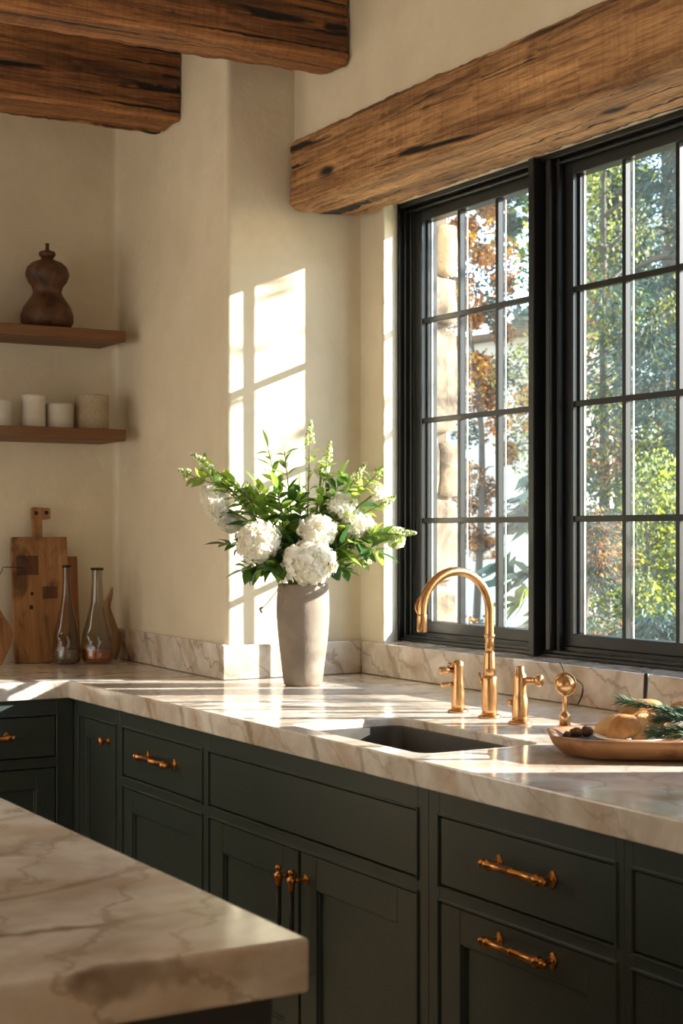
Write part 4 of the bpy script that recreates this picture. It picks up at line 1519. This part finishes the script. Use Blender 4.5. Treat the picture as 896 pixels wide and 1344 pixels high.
# trees
LM = dict(
    yg=[m_leaf('tree_yellow_green', srgb(140, 146, 46), .45, .6, srgb(180, 186, 50)), m_leaf('tree_green', srgb(52, 80, 36), .3, .6, srgb(74, 104, 36)), m_leaf('tree_olive', srgb(76, 86, 36), .3, .6)],
    au=[m_leaf('tree_orange', srgb(168, 100, 38), .4, .6, srgb(200, 124, 44)), m_leaf('tree_rust', srgb(92, 50, 26), .25, .6), m_leaf('tree_gold', srgb(180, 136, 52), .45, .6)],
    dk=[m_leaf('tree_dark_teal', srgb(28, 52, 46), .2, .6), m_leaf('tree_dark_green', srgb(36, 62, 48), .25, .6), m_leaf('tree_blue_green', srgb(58, 90, 82), .25, .6)],
)
def gz(x, y):
    d = max(0, math.hypot(x - 3, max(0, y - 2)) - 4)
    z = -.25 + min(4.5, .075 * d) + .35 * noise.noise(Vector((x * .18, y * .18, 0))) * min(1, d / 5)
    return z
def place(px, z):
    """ground spot in the garden seen along one line of sight"""
    d = (px - 448) / 2071
    return (z * (.5038 + .8638 * d), z * (.8638 - .5038 * d))

def tree(name, px, dist, H, R, z_lo, kind, n, label, cat='tree', ls=.07, trunk_r=.12, mixk=None, lean=0.0, holes=.0):
    x, y = place(px, dist)
    z0 = gz(x, y) - .05
    t = empty(name, (x, y, z0), rnd(0, 6), label, cat, 'garden trees and shrubs outside')
    sd = Vector((rnd(0, 99), rnd(0, 99), rnd(0, 99)))
    if trunk_r:
        bm = NB()
        top = Vector((lean, 0, H * .92))
        P = spline([(0, 0, 0), (rnd(-.1, .1), rnd(-.1, .1), H * .35), (lean * .6, rnd(-.15, .15), H * .65), top], 20)
        tube(bm, P, [trunk_r * (1 - .85 * i / (len(P) - 1)) for i in range(len(P))], 9)
        nb = int(H * 3)
        for k in range(nb):
            u = rnd(max(.15, z_lo / H), .95)
            p = P[int(u * (len(P) - 1))]
            an = rnd(0, 2 * pi)
            ln = R * rnd(.5, .9) * (1.1 - .7 * u if kind == 'dk' else 1)
            e = p + Vector((cos(an) * ln, sin(an) * ln, ln * rnd(.1, .7) if kind != 'dk' else -ln * .15))
            mid = p.lerp(e, .5) + Vector((0, 0, .12 * ln))
            Q = spline([p, mid, e], 6)
            tube(bm, Q, [trunk_r * .3 * (1 - .8 * i / (len(Q) - 1)) for i in range(len(Q))], 5, caps=False)
        obj('trunk', bm, M['bark'], t, smooth=True)
    V, F, MI = [], [], []
    # clumps
    cl = []
    nc = max(10, n // 300)
    for k in range(nc):
        u = rnd(0, 1)
        zz = z_lo + (H - z_lo) * u
        if kind == 'dk':
            rad = R * (1.02 - u) ** .8
        else:
            rad = R * math.sqrt(max(.05, 1 - (2 * u - 1) ** 2 * .85))
        an = rnd(0, 2 * pi); q = rad * math.sqrt(random.random())
        cl.append((Vector((cos(an) * q + lean * u, sin(an) * q, zz)), rnd(.16, .34) * (R ** .5)))
    mats = LM[kind] + (LM[mixk] if mixk else [])
    mch = [[0, 0, 1, 2], [1, 1, 0, 2], [2, 2, 0, 1]]
    for k in range(n):
        ci = k % nc
        c, cr_ = cl[ci]
        d = rvec() * cr_ * random.random() ** .4
        if kind == 'dk': d.z *= .6
        p = c + d
        s = ls * rnd(.6, 1.3)
        e = rvec(); f = e.orthogonal().normalized()
        if kind == 'dk':
            e = (Vector((d.x, d.y, -.3 * cr_)).normalized() + rvec() * .3).normalized()
            f = e.cross(rvec()).normalized() * .45
        i0 = len(V)
        V += [tuple(p - e * s * .5), tuple(p + f * s * .36), tuple(p + e * s * .6), tuple(p - f * s * .36)]
        F.append((i0, i0 + 1, i0 + 2, i0 + 3))
        m = random.choice(mch[ci % 3])
        if mixk and ci % 4 == 0: m += 3
        MI.append(m)
    obj('crown', (V, F, MI), mats, t)['kind'] = 'stuff'
    return t
random.seed(5)
TR = [
 # name, px, dist, H, R, z_lo, kind, n, label, ls, trunk, mix, lean
 ('maple_tree', 622, 13.0, 5.6, .36, .9, 'au', 4600, 'narrow orange leaved tree beside the stone pier', .085, .035, 'dk', .0),
 ('birch_tree', 694, 16.0, 6.4, .62, 2.9, 'yg', 900, 'sparse yellow green tree against open sky behind the centre post', .10, .045, 'dk', -.2),
 ('oak_tree', 792, 10.5, 5.2, .62, 1.2, 'yg', 5200, 'yellow green tree filling the wide light beside the centre post', .07, .05, 'au', 0),
 ('oak_tree', 850, 8.0, 1.95, .42, .75, 'yg', 2600, 'low bright yellow green tree in front of the conifers', .06, .05, None, 0),
 ('conifer_tree', 868, 13.0, 8.0, 1.25, .4, 'dk', 9500, 'tall blue green conifer at the picture edge', .12, .17, 'yg', 0),
 ('conifer_tree', 925, 10.0, 6.5, 1.1, .3, 'dk', 8500, 'second blue green conifer partly cut by the picture edge', .11, .15, None, 0),
 ('conifer_tree', 815, 17.0, 5.0, 1.5, .3, 'dk', 9500, 'dark conifer standing behind the yellow green tree', .15, .16, 'yg', 0),
 ('conifer_tree', 745, 19.0, 4.0, 1.0, .3, 'dk', 5000, 'distant dark conifer hidden mostly by the centre post', .16, .16, None, 0),
 ('conifer_tree', 655, 24.0, 3.2, 1.0, .3, 'dk', 3500, 'distant dark conifer seen through the narrow light', .16, .16, None, 0),
 ('autumn_shrub', 782, 7.0, 1.75, .30, .25, 'dk', 2600, 'rust flecked shrub low in the wide light', .055, .04, 'au', 0),
 ('autumn_shrub', 624, 8.6, 1.05, .22, .2, 'au', 1600, 'small rust shrub seen under the faucet arch', .05, .03, 'dk', 0),
 ('autumn_shrub', 694, 8.5, .90, .22, .1, 'au', 1200, 'low mixed shrub at the foot of the pale boulder', .05, .03, 'dk', 0),
 ('green_shrub', 862, 6.2, 1.30, .42, .1, 'dk', 4800, 'blue green shrub low in the wide light', .07, .03, None, 0),
 ('green_shrub', 698, 7.4, 1.95, .16, 1.25, 'dk', 150, 'dark long leaved shrub in front of the pale outbuilding', .15, .02, 'yg', 0),
]
for (nm, px, ds, H, R, zl, kd, n, lab, ls, tr, mk, ln) in TR:
    tree(nm, px, ds, H, R, zl, kd, int(n * 4.4) if n > 1000 else n, lab, 'tree' if 'tree' in nm else 'shrub', ls * (.46 if n > 1000 else 1), tr, mk, ln)
# tree on the sunny side whose leaves dapple the wall
def sun_tree():
    hd = -Vector((sdir.x, sdir.y, 0)).normalized()
    pp = Vector((.466, .885, 0))
    base = Vector((2.86, 4.2, 0)) + hd * 4.5 + pp * 1.0
    t = empty('garden_tree', (base.x, base.y, -.3), 0, 'thinly leaved tree out of view whose branches dapple the sunlit wall', 'tree')
    bm = NB()
    P = spline([(0, 0, 0), (.05, .1, 2.0), (-.05, 0, 3.5), (.1, 0, 5.2)], 15)
    tube(bm, P, [.07 * (1 - .8 * i / (len(P) - 1)) for i in range(len(P))], 8)
    V, F, MI = [], [], []
    spots_ = [(2.43, 4.45, 2.15), (2.42, 4.45, 2.02), (2.44, 4.45, 1.86), (2.42, 4.45, 1.66), (2.30, 4.45, 1.14), (2.05, 3.7, .95), (2.2, 3.2, .95), (2.3, 2.5, .95)]
    for k, sp_ in enumerate(spots_):
        tgt = Vector(sp_) - sdir * 4.6
        e = tgt - Vector((base.x, base.y, -.3)) - pp * .04
        p = P[min(len(P) - 2, max(6, int(e.z / 5.2 * len(P))))]
        Q = spline([p, p.lerp(e, .5) + Vector((0, 0, .1)), e], 12)
        tube(bm, Q, .004, 5, caps=False)
        for q in Q[3:]:
            if random.random() < .6: continue
            for j in range(2):
                d = (e - p).normalized() + rvec() * .8
                leaf_geo(V, F, MI, Vector(q) + rvec() * .04, d, rvec(), rnd(.09, .15), rnd(.03, .05), 0, .2)
    obj('trunk', bm, M['bark'], t, smooth=True)
    obj('crown', (V, F, MI), [LM['yg'][1]], t)['kind'] = 'stuff'
sun_tree()

# pale outbuilding and boulders beyond the narrow light
M['stucco'] = m_plain('pale_stucco', srgb(226, 222, 212), .9, var=.12, vscale=3)
M['roof'] = m_plain('brown_roof', srgb(124, 96, 72), .85, var=.4, vscale=8)
x, y = place(688, 14.0)
ob = empty('outbuilding', (x, y, gz(x, y) - .1), .12, 'pale rendered outbuilding with low brown roof beyond the garden', 'building')
bm = NB(); box(bm, -.30, .62, -.5, .9, 0, 2.75); obj('wall', bm, M['stucco'], ob)
bm = NB()
prism(bm, [(-.46, -.6), (.8, -.6), (.8, 1.0), (-.46, 1.0)], 2.7501, 2.80)
obj('roof', bm, M['roof'], ob)
bm = NB(); tube(bm, [(-.28, -.54, .05), (-.28, -.54, 2.74)], .05, 12); obj('downpipe', bm, LM['dk'][0], ob, smooth=True)
random.seed(11)
for (px, ds, r, lab) in ((668, 9.5, .30, 'large pale boulder seen through the faucet arch'), (700, 10.5, .36, 'pale boulder at the foot of the outbuilding'), (770, 6.2, .22, 'dark low boulder under the rust shrub'), (636, 10.5, .26, 'pale boulder next to the stone pier')):
    x, y = place(px, ds)
    bm = NB(); bmesh.ops.create_icosphere(bm, subdivisions=4, radius=1)
    sd = Vector((rnd(0, 50), 0, 0))
    for v_ in bm.verts:
        k = 1 + .25 * noise.noise(v_.co * 1.3 + sd) + .07 * noise.noise(v_.co * 4 + sd)
        v_.co = Vector((v_.co.x * r, v_.co.y * r, v_.co.z * r * 1.5)) * k
    o = obj('boulder', bm, M['stone'], smooth=True, loc=(x, y, gz(x, y) + r * .9))
    tag(o, lab, 'rock', 'garden boulders')
